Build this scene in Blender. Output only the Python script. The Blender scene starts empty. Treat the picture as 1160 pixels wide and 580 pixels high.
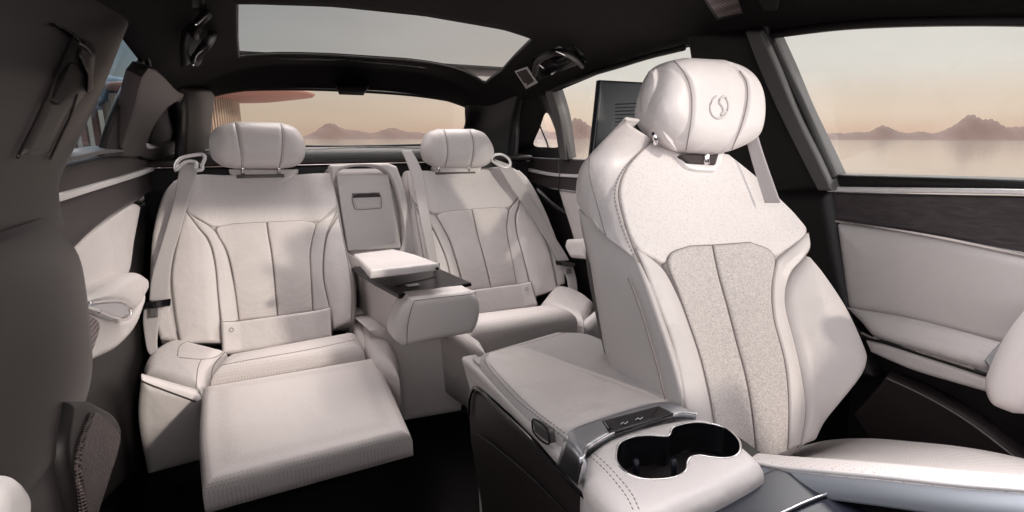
import bpy, math, random
import numpy as np
from mathutils import Vector, Matrix
random.seed(3); np.random.seed(3)
sc = bpy.context.scene
COL = sc.collection

# ------------------------------------------------------------------ camera model (photo 1160 x 580)
FPX = 600.0
YAW = math.atan(300/math.hypot(600, 135)); PITCH = math.atan(135/600)
CAM = np.array([-0.39, 0.0, 1.0])
Fv = np.array([math.sin(YAW)*math.cos(PITCH), math.cos(YAW)*math.cos(PITCH), -math.sin(PITCH)])
Rv = np.array([math.cos(YAW), -math.sin(YAW), 0.0]); Uv = np.cross(Rv, Fv)
def ray(px, py): return Fv + Rv*(px-580)/FPX + Uv*(290-py)/FPX
def P(px, py, **k):
    d = ray(px, py); (a, v), = k.items(); i = 'xyz'.index(a)
    return CAM + d*(v-CAM[i])/d[i]
class Frame:
    """a local plane of the car: origin, across, along, normal"""
    def __init__(s, O, U, V):
        s.O = np.array(O, float); s.U = np.array(U, float); s.U /= np.linalg.norm(s.U)
        s.V = np.array(V, float); s.V /= np.linalg.norm(s.V); s.N = np.cross(s.U, s.V); s.N /= np.linalg.norm(s.N)
    def flip(s): s.N = -s.N; return s
    def at(s, px, py, w=0.0):
        d = ray(px, py); O = s.O + s.N*w
        t = np.dot(O-CAM, s.N)/np.dot(d, s.N); q = CAM + d*t - O
        return (float(q@s.U), float(q@s.V))
    def pts(s, lst, w=0.0): return [s.at(x, y, w) for x, y in lst]
    def w3(s, uv, w):
        uv = np.asarray(uv, float); w = np.asarray(w, float)
        return s.O + uv[..., 0:1]*s.U + uv[..., 1:2]*s.V + w[..., None]*s.N

# ------------------------------------------------------------------ objects
def link(o): COL.objects.link(o); return o
def empty(name, loc, label, cat, group=None):
    o = bpy.data.objects.new(name, None); link(o); o.location = loc; o.empty_display_size = .05
    o['label'] = label; o['category'] = cat
    if group: o['group'] = group
    return o
def tag(o, label=None, cat=None, group=None, kind=None):
    for k, v in (('label', label), ('category', cat), ('group', group), ('kind', kind)):
        if v: o[k] = v
    return o
def root_loc(o):
    v = Vector((0, 0, 0))
    while o is not None: v += o.location; o = o.parent if o.type != 'EMPTY' else None
    return v
def mk(name, verts, faces, mat, parent=None, smooth=True, bevel=0, sub=0, solid=0, off=0, auto=None):
    me = bpy.data.meshes.new(name)
    me.from_pydata([tuple(map(float, v)) for v in verts], [], faces); me.validate(); me.update()
    o = bpy.data.objects.new(name, me); link(o)
    me.materials.append(mat)
    if smooth: me.polygons.foreach_set('use_smooth', [True]*len(me.polygons))
    if solid: m = o.modifiers.new('s', 'SOLIDIFY'); m.thickness = solid; m.offset = off
    if bevel: m = o.modifiers.new('b', 'BEVEL'); m.width = bevel; m.segments = 4; m.limit_method = 'ANGLE'; m.harden_normals = False
    if sub: m = o.modifiers.new('u', 'SUBSURF'); m.levels = sub; m.render_levels = sub
    if parent is not None:
        o.parent = parent
        r = parent
        while r.parent is not None: r = r.parent
        o.matrix_parent_inverse = Matrix.Translation(-Vector(r.location)) if parent.type == 'EMPTY' else Matrix.Identity(4)
        if parent.type != 'EMPTY': o.matrix_parent_inverse = Matrix.Identity(4) if parent.parent is None else Matrix.Identity(4)
    return o
def cr(pts, n, closed=False):
    """Catmull-Rom through pts, n samples, even by length"""
    p = np.array(pts, float)
    if len(p) == 2 and not closed: t = np.linspace(0, 1, n)[:, None]; return p[0]*(1-t)+p[1]*t
    if closed: q = np.vstack([p[-1], p, p[0], p[1]])
    else: q = np.vstack([2*p[0]-p[1], p, 2*p[-1]-p[-2]])
    out = []
    for i in range(1, len(q)-2):
        t = np.linspace(0, 1, 24, endpoint=False)[:, None]
        a, b, c, d = q[i-1], q[i], q[i+1], q[i+2]
        out.append(.5*((2*b)+(-a+c)*t+(2*a-5*b+4*c-d)*t*t+(-a+3*b-3*c+d)*t**3))
    out = np.vstack(out+[q[-2][None]])
    L = np.r_[0, np.cumsum(np.linalg.norm(np.diff(out, axis=0), axis=1))]
    s = np.linspace(0, L[-1], n, endpoint=not closed)
    return np.stack([np.interp(s, L, out[:, k]) for k in range(p.shape[1])], 1)
def lin(pts, n):
    p = np.array(pts, float); L = np.r_[0, np.cumsum(np.linalg.norm(np.diff(p, axis=0), axis=1))]
    s = np.linspace(0, L[-1], n); return np.stack([np.interp(s, L, p[:, k]) for k in range(p.shape[1])], 1)
def pdist(q, line, closed=True):
    a = np.array(line, float); b = np.roll(a, -1, 0)
    if not closed: a, b = a[:-1], b[:-1]
    ab = b-a; L2 = (ab**2).sum(1)+1e-12
    best = np.full(len(q), 1e9)
    for k in range(0, len(a)):
        t = np.clip(((q-a[k])@ab[k])/L2[k], 0, 1)
        d = np.hypot(*(q-(a[k]+t[:, None]*ab[k])).T); best = np.minimum(best, d)
    return best
def sstep(a, b, x): t = np.clip((x-a)/(b-a), 0, 1); return t*t*(3-2*t)

EDGE = {}
def seams_of(o, which, parent, rad=.0016, m=None):
    for k in which: tube('stitching', EDGE[o.name][k], rad, m or M['stitch'], parent, raw=True, k=6)
from mathutils.bvhtree import BVHTree
_bvh = {}
def bvh(o):
    if o.name not in _bvh: _bvh[o.name] = BVHTree.FromPolygons([v.co.copy() for v in o.data.vertices], [tuple(p.vertices) for p in o.data.polygons])
    return _bvh[o.name]
def dashes(name, pts, rad, m, parent, on=.0048, off=.0022):
    p = np.array(pts); L = np.r_[0, np.cumsum(np.linalg.norm(np.diff(p, axis=0), axis=1))]; V = []; F = []
    t = 0
    while t+on < L[-1]:
        a, b = [np.array([np.interp(x, L, p[:, k]) for k in range(3)]) for x in (t, t+on)]; d = b-a; d /= np.linalg.norm(d)+1e-9
        u = np.cross(d, [.3, .2, .93]); u /= np.linalg.norm(u); v = np.cross(d, u); i = len(V)
        for q, r_ in ((a, .45), ((a+b)/2, 1.0), (b, .45)):
            for k in range(5): an = 2*math.pi*k/5; V.append(q+rad*r_*(math.cos(an)*u+math.sin(an)*v))
        for s_ in range(2):
            for k in range(5): F.append((i+s_*5+k, i+s_*5+(k+1) % 5, i+s_*5+5+(k+1) % 5, i+s_*5+5+k))
        t += on+off
    return mk(name, V, F, m, parent)
def drape(name, objs, pxs, rad, m, parent, lift=0.0, n=60, closed=False, k=6, dash=False):
    out = []
    for x, y in cr(pxs, n, closed):
        d = Vector(ray(x, y)).normalized(); best = None
        for o in objs:
            h = bvh(o).ray_cast(Vector(CAM), d)
            if h[0] is not None and (best is None or h[3] < best): best = h[3]
        if best is not None: out.append(np.array(Vector(CAM)+d*(best-lift)))
    if dash: return dashes(name, out, rad, m, parent)
    return tube(name, out, rad, m, parent, raw=True, k=k, closed=closed) if len(out) > 2 else None
def panel(name, A, B, fr, mat, parent=None, r=.008, D=.03, puff=0.0, pl=.03, H=None, seams=(), nt=64, ns=36,
          T=None, Tb=None, p=2.2, w0=0.0, px=True, sharp=False, sgr=.004, inset=0.0):
    """Upholstered piece between side curves A and B on a frame. T: pillow (two-sided) with thickness T/Tb, rounded over r."""
    if px: A = fr.pts(A, w0); B = fr.pts(B, w0); seams = [(fr.pts(s[0], w0+(T or 0)),)+tuple(s[1:]) for s in seams]
    f = lin if sharp else cr
    a = f(A, nt); b = f(B, nt)
    s = np.linspace(0, 1, ns); s = .35*s + .65*(.5-.5*np.cos(math.pi*s))
    tt = np.linspace(0, 1, nt); tm = .35*tt+.65*(.5-.5*np.cos(math.pi*tt))
    a = np.stack([np.interp(tm, tt, a[:, k]) for k in (0, 1)], 1); b = np.stack([np.interp(tm, tt, b[:, k]) for k in (0, 1)], 1)
    G = a[:, None, :]*(1-s)[None, :, None] + b[:, None, :]*s[None, :, None]
    q = G.reshape(-1, 2)
    loop = [(0, j) for j in range(ns)]+[(i, ns-1) for i in range(1, nt)]+[(nt-1, j) for j in range(ns-2, -1, -1)]+[(i, 0) for i in range(nt-2, 0, -1)]
    bidx = [i*ns+j for i, j in loop]
    e = pdist(q, q[bidx]); e[bidx] = 0
    h = np.array([H(u, v) for u, v in q]) if H else np.zeros(len(q))
    if T is not None:
        x = np.clip(e/r, 0, 1); prof = (1-(1-x)**p)**(1/p)
        w = T*prof
    else:
        x = np.clip(e/r, 0, 1); w = r*np.sqrt(np.clip(1-(1-x)**2, 0, 1))-r
    w = w + puff*(1-np.exp(-e/pl))
    for sm in seams:
        d = pdist(q, cr(sm[0], 40), closed=False)
        dp = sm[1] if len(sm) > 1 else .004; wd = sm[2] if len(sm) > 2 else sgr
        w = w - dp*np.exp(-(d/wd)**2)
    ff = w+h
    V = list(fr.w3(q, ff+w0)); F = []
    flip = np.cross(G[-1, 0]-G[0, 0], G[0, -1]-G[0, 0]) > 0   # orientation
    for i in range(nt-1):
        for j in range(ns-1):
            k = i*ns+j; F.append((k, k+ns, k+ns+1, k+1))
    if T is not None:
        tb = Tb if Tb is not None else T
        wb = h - tb*prof + 0
        n0 = len(V); mp = {}
        for k in range(len(q)):
            if k in set(()): pass
        bs = set(bidx)
        for k in range(len(q)):
            if k in bs: mp[k] = k
            else: mp[k] = len(V); V.append(fr.w3(q[k], np.array(wb[k]+w0)))
        for i in range(nt-1):
            for j in range(ns-1):
                k = i*ns+j; F.append((mp[k], mp[k+1], mp[k+ns+1], mp[k+ns]))
    else:
        ctr = q[bidx].mean(0); prev = bidx
        for fz in (.5, 1.0):
            cur = []
            for k in bidx:
                cur.append(len(V)); V.append(fr.w3(q[k], np.array(h[k]-r-(D-r)*fz+w0)))
            m = len(bidx)
            for i in range(m): F.append((prev[i], prev[(i+1) % m], cur[(i+1) % m], cur[i]))
            prev = cur
        F.append(tuple(reversed(prev)))
    o = mk(name, V, F, mat, parent)
    wE = (w+h+w0).reshape(nt, ns)
    EDGE[o.name] = (fr.w3(G[:, 0], wE[:, 0]+r*.45), fr.w3(G[:, -1], wE[:, -1]+r*.45), fr.w3(G[0], wE[0]+r*.45), fr.w3(G[-1], wE[-1]+r*.45))
    import bmesh
    bm = bmesh.new(); bm.from_mesh(o.data); bmesh.ops.remove_doubles(bm, verts=bm.verts, dist=1e-6)
    bmesh.ops.recalc_face_normals(bm, faces=bm.faces); bm.to_mesh(o.data); bm.free()
    o.data.polygons.foreach_set('use_smooth', [True]*len(o.data.polygons))
    return o
def ring(name, outer, inner, fr, mat, parent=None, r=.01, D=.03, inner_drop=0.0, px=True, n=180, ns=14, H=None, w0=0.0, wi=None, ri=0.0):
    """sheet with a hole, both outlines star-shaped about the hole centre; outer edge rounded and dropped by D, hole walls dropped by inner_drop"""
    if px: outer = fr.pts(outer, w0); inner = fr.pts(inner, w0)
    o_ = cr(outer, 720, True) if r >= 0 else lin(list(outer)+[outer[0]], 720); i_ = cr(inner, 720, True); c = i_.mean(0); r = abs(r)
    def by(poly, th):
        d = poly-c; a = np.arctan2(d[:, 1], d[:, 0]); k = np.argsort(a); a = a[k]; rr = np.hypot(*d.T)[k]
        return np.interp(th, np.r_[a-2*math.pi, a, a+2*math.pi], np.r_[rr, rr, rr])
    th = np.linspace(-math.pi, math.pi, n, endpoint=False)
    dirs = np.stack([np.cos(th), np.sin(th)], 1)
    O = c+dirs*by(o_, th)[:, None]; I = c+dirs*by(i_, th)[:, None]
    s = np.linspace(0, 1, ns)**1.6
    V = []; F = []
    for k in range(ns):
        q = O*(1-s[k])+I*s[k]
        e = np.linalg.norm(q-O, axis=1); x = np.clip(e/r, 0, 1) if r > 0 else np.ones(n)
        w = r*np.sqrt(1-(1-x)**2)-r
        if ri > 0:
            e2 = np.linalg.norm(q-I, axis=1); x2 = np.clip(e2/ri, 0, 1); w = w + ri*np.sqrt(1-(1-x2)**2)-ri
        if wi is not None: w = w+(s[k])*wi
        h = np.array([H(*u) for u in q]) if H else 0
        V += list(fr.w3(q, w+h+w0))
    for k in range(ns-1):
        for i in range(n): j = (i+1) % n; F.append((k*n+i, k*n+j, (k+1)*n+j, (k+1)*n+i))
    if D:
        b = len(V); hh = np.array([H(*u) for u in O]) if H else np.zeros(n)
        V += list(fr.w3(O, hh-D+w0))
        for i in range(n): j = (i+1) % n; F.append((i, b+i, b+j, j))
    if inner_drop:
        b = len(V); t = (ns-1)*n
        V += list(fr.w3(I, np.full(n, w0-inner_drop+(wi or 0))))
        for i in range(n): j = (i+1) % n; F.append((t+i, t+j, b+j, b+i))
    o = mk(name, V, F, mat, parent)
    o.modifiers.new('e', 'EDGE_SPLIT').split_angle = math.radians(50)
    return o
def tube(name, pts, rad, mat, parent=None, closed=False, n=None, k=8, raw=False, flat=1.0):
    p = np.array(pts, float)
    if not raw: p = cr(p, n or max(12, len(p)*10), closed)
    m = len(p); V = []; F = []
    up = np.array([0, 0, 1.0])
    for i in range(m):
        t = p[(i+1) % m]-p[i-1] if (closed or 0 < i < m-1) else (p[1]-p[0] if i == 0 else p[-1]-p[-2])
        t = t/(np.linalg.norm(t)+1e-9)
        a = np.cross(t, up if abs(t[2]) < .9 else np.array([1., 0, 0])); a /= np.linalg.norm(a); b = np.cross(t, a)
        rr = rad[i] if hasattr(rad, '__len__') else rad
        for j in range(k):
            an = 2*math.pi*j/k; V.append(p[i]+rr*(math.cos(an)*a*flat+math.sin(an)*b))
    for i in range(m if closed else m-1):
        for j in range(k):
            i2 = (i+1) % m; F.append((i*k+j, i*k+(j+1) % k, i2*k+(j+1) % k, i2*k+j))
    if not closed: F.append(tuple(reversed(range(k)))); F.append(tuple(range((m-1)*k, m*k)))
    return mk(name, V, F, mat, parent)
def loft(name, rows, mat, parent=None, n=40, nr=None, smooth_rows=True, solid=0, bevel=0, off=-1, lins=False):
    R_ = np.array([(lin if lins else cr)(r, n) for r in rows])
    if nr: R_ = np.stack([(cr if smooth_rows else lin)(R_[:, k], nr) for k in range(n)], 1)
    m = len(R_); V = R_.reshape(-1, 3); F = [(i*n+j, (i+1)*n+j, (i+1)*n+j+1, i*n+j+1) for i in range(m-1) for j in range(n-1)]
    return mk(name, V, F, mat, parent, solid=solid, off=off, bevel=bevel)
def hexa(name, c8, mat, parent=None, bevel=.01):
    F = [(0, 1, 2, 3), (7, 6, 5, 4), (0, 4, 5, 1), (1, 5, 6, 2), (2, 6, 7, 3), (3, 7, 4, 0)]
    o = mk(name, c8, F, mat, parent, smooth=True, bevel=bevel)
    import bmesh
    bm = bmesh.new(); bm.from_mesh(o.data); bmesh.ops.recalc_face_normals(bm, faces=bm.faces); bm.to_mesh(o.data); bm.free()
    return o
def box(name, lo, hi, mat, parent=None, bevel=.006):
    x0, y0, z0 = lo; x1, y1, z1 = hi
    return hexa(name, [(x0, y0, z0), (x1, y0, z0), (x1, y1, z0), (x0, y1, z0), (x0, y0, z1), (x1, y0, z1), (x1, y1, z1), (x0, y1, z1)], mat, parent, bevel)
def cyl(name, c, axis, rad, h, mat, parent=None, n=32, bevel=.001):
    c = np.array(c, float); ax = np.array(axis, float); ax /= np.linalg.norm(ax)
    a = np.cross(ax, [0, 0, 1.] if abs(ax[2]) < .9 else [1., 0, 0]); a /= np.linalg.norm(a); b = np.cross(ax, a)
    V = [c+s*ax*h/2+rad*(math.cos(2*math.pi*k/n)*a+math.sin(2*math.pi*k/n)*b) for s in (-1, 1) for k in range(n)]
    F = [tuple(range(n)), tuple(reversed(range(n, 2*n)))]+[(k, (k+1) % n, n+(k+1) % n, n+k) for k in range(n)]
    return hexa2(name, V, F, mat, parent, bevel)
def hexa2(name, V, F, mat, parent, bevel):
    o = mk(name, V, F, mat, parent, bevel=bevel)
    import bmesh
    bm = bmesh.new(); bm.from_mesh(o.data); bmesh.ops.recalc_face_normals(bm, faces=bm.faces); bm.to_mesh(o.data); bm.free()
    return o

# ------------------------------------------------------------------ materials
def mat(name, col, rough=.5, metal=0, noise=0.0, nscale=60, bump=0.0, bscale=400, kind=None, spec=.5, coat=0, sheen=0):
    m = bpy.data.materials.new(name); m.use_nodes = True
    nt = m.node_tree; N = nt.nodes; L = nt.links; b = N['Principled BSDF']
    b.inputs['Roughness'].default_value = rough; b.inputs['Metallic'].default_value = metal
    b.inputs['Specular IOR Level'].default_value = spec; b.inputs['Coat Weight'].default_value = coat
    b.inputs['Sheen Weight'].default_value = sheen
    tc = N.new('ShaderNodeTexCoord')
    colout = None
    rgb = N.new('ShaderNodeRGB'); rgb.outputs[0].default_value = (*col, 1); colout = rgb.outputs[0]
    def mix(fac, a, bcol, blend='MIX'):
        mx = N.new('ShaderNodeMix'); mx.data_type = 'RGBA'; mx.blend_type = blend
        if hasattr(fac, 'links') or not isinstance(fac, (int, float)): L.new(fac, mx.inputs[0])
        else: mx.inputs[0].default_value = fac
        L.new(a, mx.inputs[6])
        if isinstance(bcol, tuple): mx.inputs[7].default_value = (*bcol, 1)
        else: L.new(bcol, mx.inputs[7])
        return mx.outputs[2]
    def tex(t, scale, **k):
        n = N.new('ShaderNodeTex'+t); n.inputs['Scale'].default_value = scale
        L.new(tc.outputs['Object'], n.inputs['Vector'])
        for a, v in k.items():
            if a in n.inputs: n.inputs[a].default_value = v
        return n
    def ramp(src, lo, hi):
        n = N.new('ShaderNodeMapRange'); n.inputs[1].default_value = lo; n.inputs[2].default_value = hi
        L.new(src, n.inputs[0]); n.clamp = True; return n.outputs[0]
    n1 = tex('Noise', nscale, Detail=6.0)
    if noise:
        colout = mix(ramp(n1.outputs[0], .3, .7), colout, tuple(c*(1-noise) for c in col))
    hts = []
    if kind == 'leather':
        v = tex('Voronoi', 900); hts.append((v.outputs['Distance'], .4)); w = tex('Noise', 22, Detail=3.0); hts.append((w.outputs[0], 2.8))
        w2 = tex('Noise', 260, Detail=2.0); hts.append((w2.outputs[0], .3))
        L.new(ramp(n1.outputs[0], .2, .8), b.inputs['Roughness']) if False else None
    if kind == 'speckle':      # perforated yoke: sparse dark holes, denser towards a band
        v = tex('Voronoi', 400); hole = ramp(v.outputs['Distance'], .32, .16)
        sep = N.new('ShaderNodeSeparateColor'); L.new(v.outputs['Color'], sep.inputs[0])
        keep = ramp(sep.outputs[0], .45, .5)
        mu = N.new('ShaderNodeMath'); mu.operation = 'MULTIPLY'; L.new(hole, mu.inputs[0]); L.new(keep, mu.inputs[1])
        mu2 = N.new('ShaderNodeMath'); mu2.operation = 'MULTIPLY'; L.new(mu.outputs[0], mu2.inputs[0]); mu2.inputs[1].default_value = .75
        hue = mix(ramp(sep.outputs[1], .45, .5), rgb.outputs[0], (.16, .15, .2)); 
        colout = mix(mu2.outputs[0], colout, (.16, .14, .15)); hts.append((v.outputs['Distance'], .25)); w = tex('Noise', 25); hts.append((w.outputs[0], 1.5))
    if kind == 'grain':        # woven melange cloth
        v = tex('Voronoi', 800); sep = N.new('ShaderNodeSeparateColor'); L.new(v.outputs['Color'], sep.inputs[0])
        colout = mix(ramp(sep.outputs[0], .25, .95), colout, tuple(c*.6 for c in col)); hts.append((v.outputs['Distance'], .8))
    if kind == 'weave':        # small dotted perforation in diagonal rows
        mp = N.new('ShaderNodeMapping'); L.new(tc.outputs['Object'], mp.inputs[0]); mp.inputs['Rotation'].default_value = (0, 0, math.radians(45))
        v = N.new('ShaderNodeTexVoronoi'); v.inputs['Scale'].default_value = 210; v.inputs['Randomness'].default_value = .12; L.new(mp.outputs[0], v.inputs['Vector'])
        hole = ramp(v.outputs['Distance'], .34, .2); mu2 = N.new('ShaderNodeMath'); mu2.operation = 'MULTIPLY'; L.new(hole, mu2.inputs[0]); mu2.inputs[1].default_value = .5
        colout = mix(mu2.outputs[0], colout, (.2, .17, .16)); hts.append((v.outputs['Distance'], .5)); w = tex('Noise', 18); hts.append((w.outputs[0], 2))
    if kind == 'mesh':         # speaker mesh: dark holes in metal
        mp = N.new('ShaderNodeMapping'); L.new(tc.outputs['Object'], mp.inputs[0]); mp.inputs['Scale'].default_value = (1, 1, 1)
        v = N.new('ShaderNodeTexVoronoi'); v.inputs['Scale'].default_value = bscale; v.inputs['Randomness'].default_value = .05; L.new(mp.outputs[0], v.inputs['Vector'])
        colout = mix(ramp(v.outputs['Distance'], .46, .36), colout, (.006, .005, .005)); hts.append((v.outputs['Distance'], 2))
    if kind == 'brushed':
        mp = N.new('ShaderNodeMapping'); L.new(tc.outputs['Object'], mp.inputs[0]); mp.inputs['Scale'].default_value = (30, 900, 900)
        w = N.new('ShaderNodeTexNoise'); w.inputs['Scale'].default_value = 1; L.new(mp.outputs[0], w.inputs['Vector']); hts.append((w.outputs[0], .15))
    if kind == 'wood':
        mp = N.new('ShaderNodeMapping'); L.new(tc.outputs['Object'], mp.inputs[0]); mp.inputs['Scale'].default_value = (30, 6, 30)
        w = N.new('ShaderNodeTexNoise'); w.inputs['Scale'].default_value = 3; w.inputs['Detail'].default_value = 8; w.inputs['Distortion'].default_value = 1.5
        L.new(mp.outputs[0], w.inputs['Vector']); colout = mix(ramp(w.outputs[0], .35, .7), colout, tuple(c*.45 for c in col)); hts.append((w.outputs[0], .3))
    if kind == 'web':
        mp = N.new('ShaderNodeMapping'); L.new(tc.outputs['Object'], mp.inputs[0]); w = N.new('ShaderNodeTexWave'); w.inputs['Scale'].default_value = 220
        L.new(mp.outputs[0], w.inputs['Vector']); hts.append((w.outputs[0], .3))
    if kind == 'slats':
        mp = N.new('ShaderNodeMapping'); L.new(tc.outputs['Object'], mp.inputs[0]); w = N.new('ShaderNodeTexNoise'); w.inputs['Scale'].default_value = 1.2
        L.new(mp.outputs[0], w.inputs['Vector']); colout = mix(ramp(w.outputs[0], .4, .6), colout, tuple(c*.7 for c in col))
    if bump: w = tex('Noise', bscale, Detail=4.0); hts.append((w.outputs[0], bump))
    prev = None
    for h, s in hts:
        bp = N.new('ShaderNodeBump'); bp.inputs['Strength'].default_value = min(1, .35*s); bp.inputs['Distance'].default_value = .0006*max(1, s)*(2.2 if s > 1.4 else 1)
        L.new(h, bp.inputs['Height'])
        if prev is not None: L.new(prev, bp.inputs['Normal'])
        prev = bp.outputs[0]
    if prev is not None: L.new(prev, b.inputs['Normal'])
    L.new(colout, b.inputs['Base Color'])
    return m
def glass(name, tint, gl=.06):
    m = bpy.data.materials.new(name); m.use_nodes = True; nt = m.node_tree; N = nt.nodes; L = nt.links
    N.remove(N['Principled BSDF']); t = N.new('ShaderNodeBsdfTransparent'); t.inputs[0].default_value = (*tint, 1)
    g = N.new('ShaderNodeBsdfGlossy'); g.inputs['Roughness'].default_value = .02; g.inputs[0].default_value = (.8, .85, .9, 1)
    fz = N.new('ShaderNodeLayerWeight'); fz.inputs[0].default_value = .5
    pw = N.new('ShaderNodeMath'); pw.operation = 'POWER'; L.new(fz.outputs['Facing'], pw.inputs[0]); pw.inputs[1].default_value = 4
    mm = N.new('ShaderNodeMath'); mm.operation = 'MULTIPLY_ADD'; L.new(pw.outputs[0], mm.inputs[0]); mm.inputs[1].default_value = .35 if gl else 0; mm.inputs[2].default_value = .02 if gl else .004
    x = N.new('ShaderNodeMixShader'); L.new(mm.outputs[0], x.inputs[0]); L.new(t.outputs[0], x.inputs[1]); L.new(g.outputs[0], x.inputs[2])
    L.new(x.outputs[0], N['Material Output'].inputs[0]); return m
PALE = (.70, .655, .645)
M = dict(
 leather=mat('pale_leather', PALE, .42, kind='leather', noise=.05, nscale=9),
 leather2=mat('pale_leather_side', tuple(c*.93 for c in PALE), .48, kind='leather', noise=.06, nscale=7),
 yoke=mat('perforated_leather', PALE, .5, kind='speckle'),
 grain=mat('melange_cloth', (.66, .61, .595), .8, kind='grain', sheen=.2),
 weave=mat('perforated_seat_leather', (.68, .63, .615), .55, kind='weave'),
 stitch=mat('thread', (.27, .235, .225), .8),
 gap=mat('dark_foam', (.05, .04, .04), .9),
 brown=mat('dark_brown_trim', (.038, .028, .029), .5, bump=.5, bscale=700, noise=.1),
 brown2=mat('grey_brown_plastic', (.038, .032, .032), .42, bump=.4, bscale=900),
 black=mat('black_plastic', (.008, .0062, .0065), .5, spec=.35, bump=.4, bscale=800),
 blackcloth=mat('black_headlining', (.0085, .0060, .0068), .9, bump=.8, bscale=1200, noise=.25, spec=.2),
 carpet=mat('dark_carpet', (.010, .007, .007), .95, bump=2, bscale=900, noise=.3),
 piano=mat('gloss_black', (.008, .007, .009), .08, coat=.5),
 navy=mat('navy_gloss', (.016, .018, .030), .28), bluegrey=mat('blue_grey_trim', (.26, .28, .315), .4, .4),
 chrome=mat('satin_chrome', (.80, .78, .79), .22, 1),
 silver=mat('brushed_silver', (.62, .64, .68), .32, 1, kind='brushed'),
 light=mat('satin_light_trim', (.78, .75, .75), .35, .25),
 greytrim=mat('grey_plastic', (.10, .093, .093), .45, bump=.3, bscale=700),
 wood=mat('dark_grained_inlay', (.060, .048, .052), .4, kind='wood'),
 mesh=mat('speaker_mesh', (.35, .29, .29), .4, .5, kind='mesh', bscale=130),
 mesh2=mat('floor_speaker_mesh', (.09, .07, .07), .5, .3, kind='mesh', bscale=240),
 web=mat('grey_webbing', (.46, .43, .43), .7, kind='web'),
 screen=mat('matt_black_housing', (.012, .013, .016), .35), traydark=mat('dark_tray', (.008, .006, .007), .35, spec=.18), icon=mat('printed_icons', (.5, .5, .5), .5),
 water=mat('still_water', (.12, .095, .08), .10, spec=.9),
 mount=mat('hazy_mountain', (.070, .038, .028), .95, noise=.3, nscale=.01),
 shore=mat('pale_sand', (.45, .33, .27), .9, noise=.2, nscale=.2),
 slate=mat('slate_blue', (.07, .10, .13), .6), terra=mat('terracotta_plaster', (.30, .15, .115), .8, noise=.1, nscale=1),
 pink=mat('pale_plaster', (.4, .29, .23), .8, noise=.1, nscale=1),
 slat=mat('beige_slats', (.36, .28, .21), .8, kind='slats'),
 paving=mat('paving', (.35, .3, .29), .8, noise=.2, nscale=1),
 gclear=glass('clear_glass', (.93, .94, .93)), groof=glass('smoked_roof_glass', (.72, .71, .70), 0), gdark=glass('tinted_glass', (.55, .62, .66)),
 grear=glass('rear_glass', (.87, .86, .84)),
)

# ------------------------------------------------------------------ frames
FS = Frame((.36, .50, .48), (1, 0, 0), (0, .4226, .9063))                     # front seat backrest plane
RL = Frame((-.36, 1.70, .43), (1, 0, 0), (0, math.sin(math.radians(33)), math.cos(math.radians(33))))
RR = Frame((.36, 1.70, .43), (1, 0, 0), (0, math.sin(math.radians(33)), math.cos(math.radians(33))))
SR = Frame((.75, 0, .88), (0, -1, 0), (-.09, 0, .33))                          # side glass planes
SL = Frame((-.70, 0, .88), (0, 1, 0), (.09, 0, .33))
DR = Frame((.755, 0, 0), (0, -1, 0), (0, 0, 1))                                 # door planes
DL = Frame((-.705, 0, 0), (0, 1, 0), (0, 0, 1))
for f in (FS, RL, RR): assert f.N[1] < 0
assert SR.N[0] < 0 and SL.N[0] > 0 and DR.N[0] < 0 and DL.N[0] > 0

# ================================================================== WORLD, SUN, CAMERA
w = bpy.data.worlds.new('World'); sc.world = w; w.use_nodes = True
nt = w.node_tree; N = nt.nodes; L = nt.links; bg = N['Background']
SUN_DIR = Vector((-.47, 1.0, -.38)).normalized()          # direction the light travels
el = math.asin(-SUN_DIR.z); az = math.atan2(-SUN_DIR.x, -SUN_DIR.y)
sky = N.new('ShaderNodeTexSky'); sky.sky_type = 'NISHITA'; sky.sun_disc = False; sky.sun_elevation = el; sky.sun_rotation = az
tc = N.new('ShaderNodeTexCoord'); sep = N.new('ShaderNodeSeparateXYZ'); L.new(tc.outputs['Generated'], sep.inputs[0])
def wramp(src, stops, interp='EASE'):
    r = N.new('ShaderNodeValToRGB'); L.new(src, r.inputs[0]); cr_ = r.color_ramp; cr_.interpolation = interp
    while len(cr_.elements) < len(stops): cr_.elements.new(.5)
    for e, (p, c) in zip(cr_.elements, stops): e.position = p; e.color = (*c, 1)
    return r.outputs[0]
SKY_R = [(0, (.72, .50, .39)), (.04, (.77, .61, .50)), (.12, (.77, .715, .665)), (.30, (.71, .685, .665)), (.6, (.52, .49, .485)), (1, (.46, .43, .425))]
SKY_L = [(0, (.55, .42, .34)), (.04, (.58, .46, .36)), (.15, (.38, .41, .42)), (.34, (.16, .22, .25)), (.65, (.36, .34, .345)), (1, (.42, .40, .40))]
a = wramp(sep.outputs['Z'], SKY_R); b = wramp(sep.outputs['Z'], SKY_L)
mr = N.new('ShaderNodeMapRange'); mr.inputs[1].default_value = -.22; mr.inputs[2].default_value = .42; L.new(sep.outputs['X'], mr.inputs[0])
mx = N.new('ShaderNodeMix'); mx.data_type = 'RGBA'; L.new(mr.outputs[0], mx.inputs[0]); L.new(b, mx.inputs[6]); L.new(a, mx.inputs[7])
# thin high cloud streaks
ns = N.new('ShaderNodeTexNoise'); ns.inputs['Scale'].default_value = 2.2; ns.inputs['Detail'].default_value = 5
mpg = N.new('ShaderNodeMapping'); mpg.inputs['Scale'].default_value = (1, 1, 5); L.new(tc.outputs['Generated'], mpg.inputs[0]); L.new(mpg.outputs[0], ns.inputs['Vector'])
mc = N.new('ShaderNodeMapRange'); mc.inputs[1].default_value = .3; mc.inputs[2].default_value = .75; mc.inputs[3].default_value = .80; mc.inputs[4].default_value = .92; L.new(ns.outputs[0], mc.inputs[0])
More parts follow.
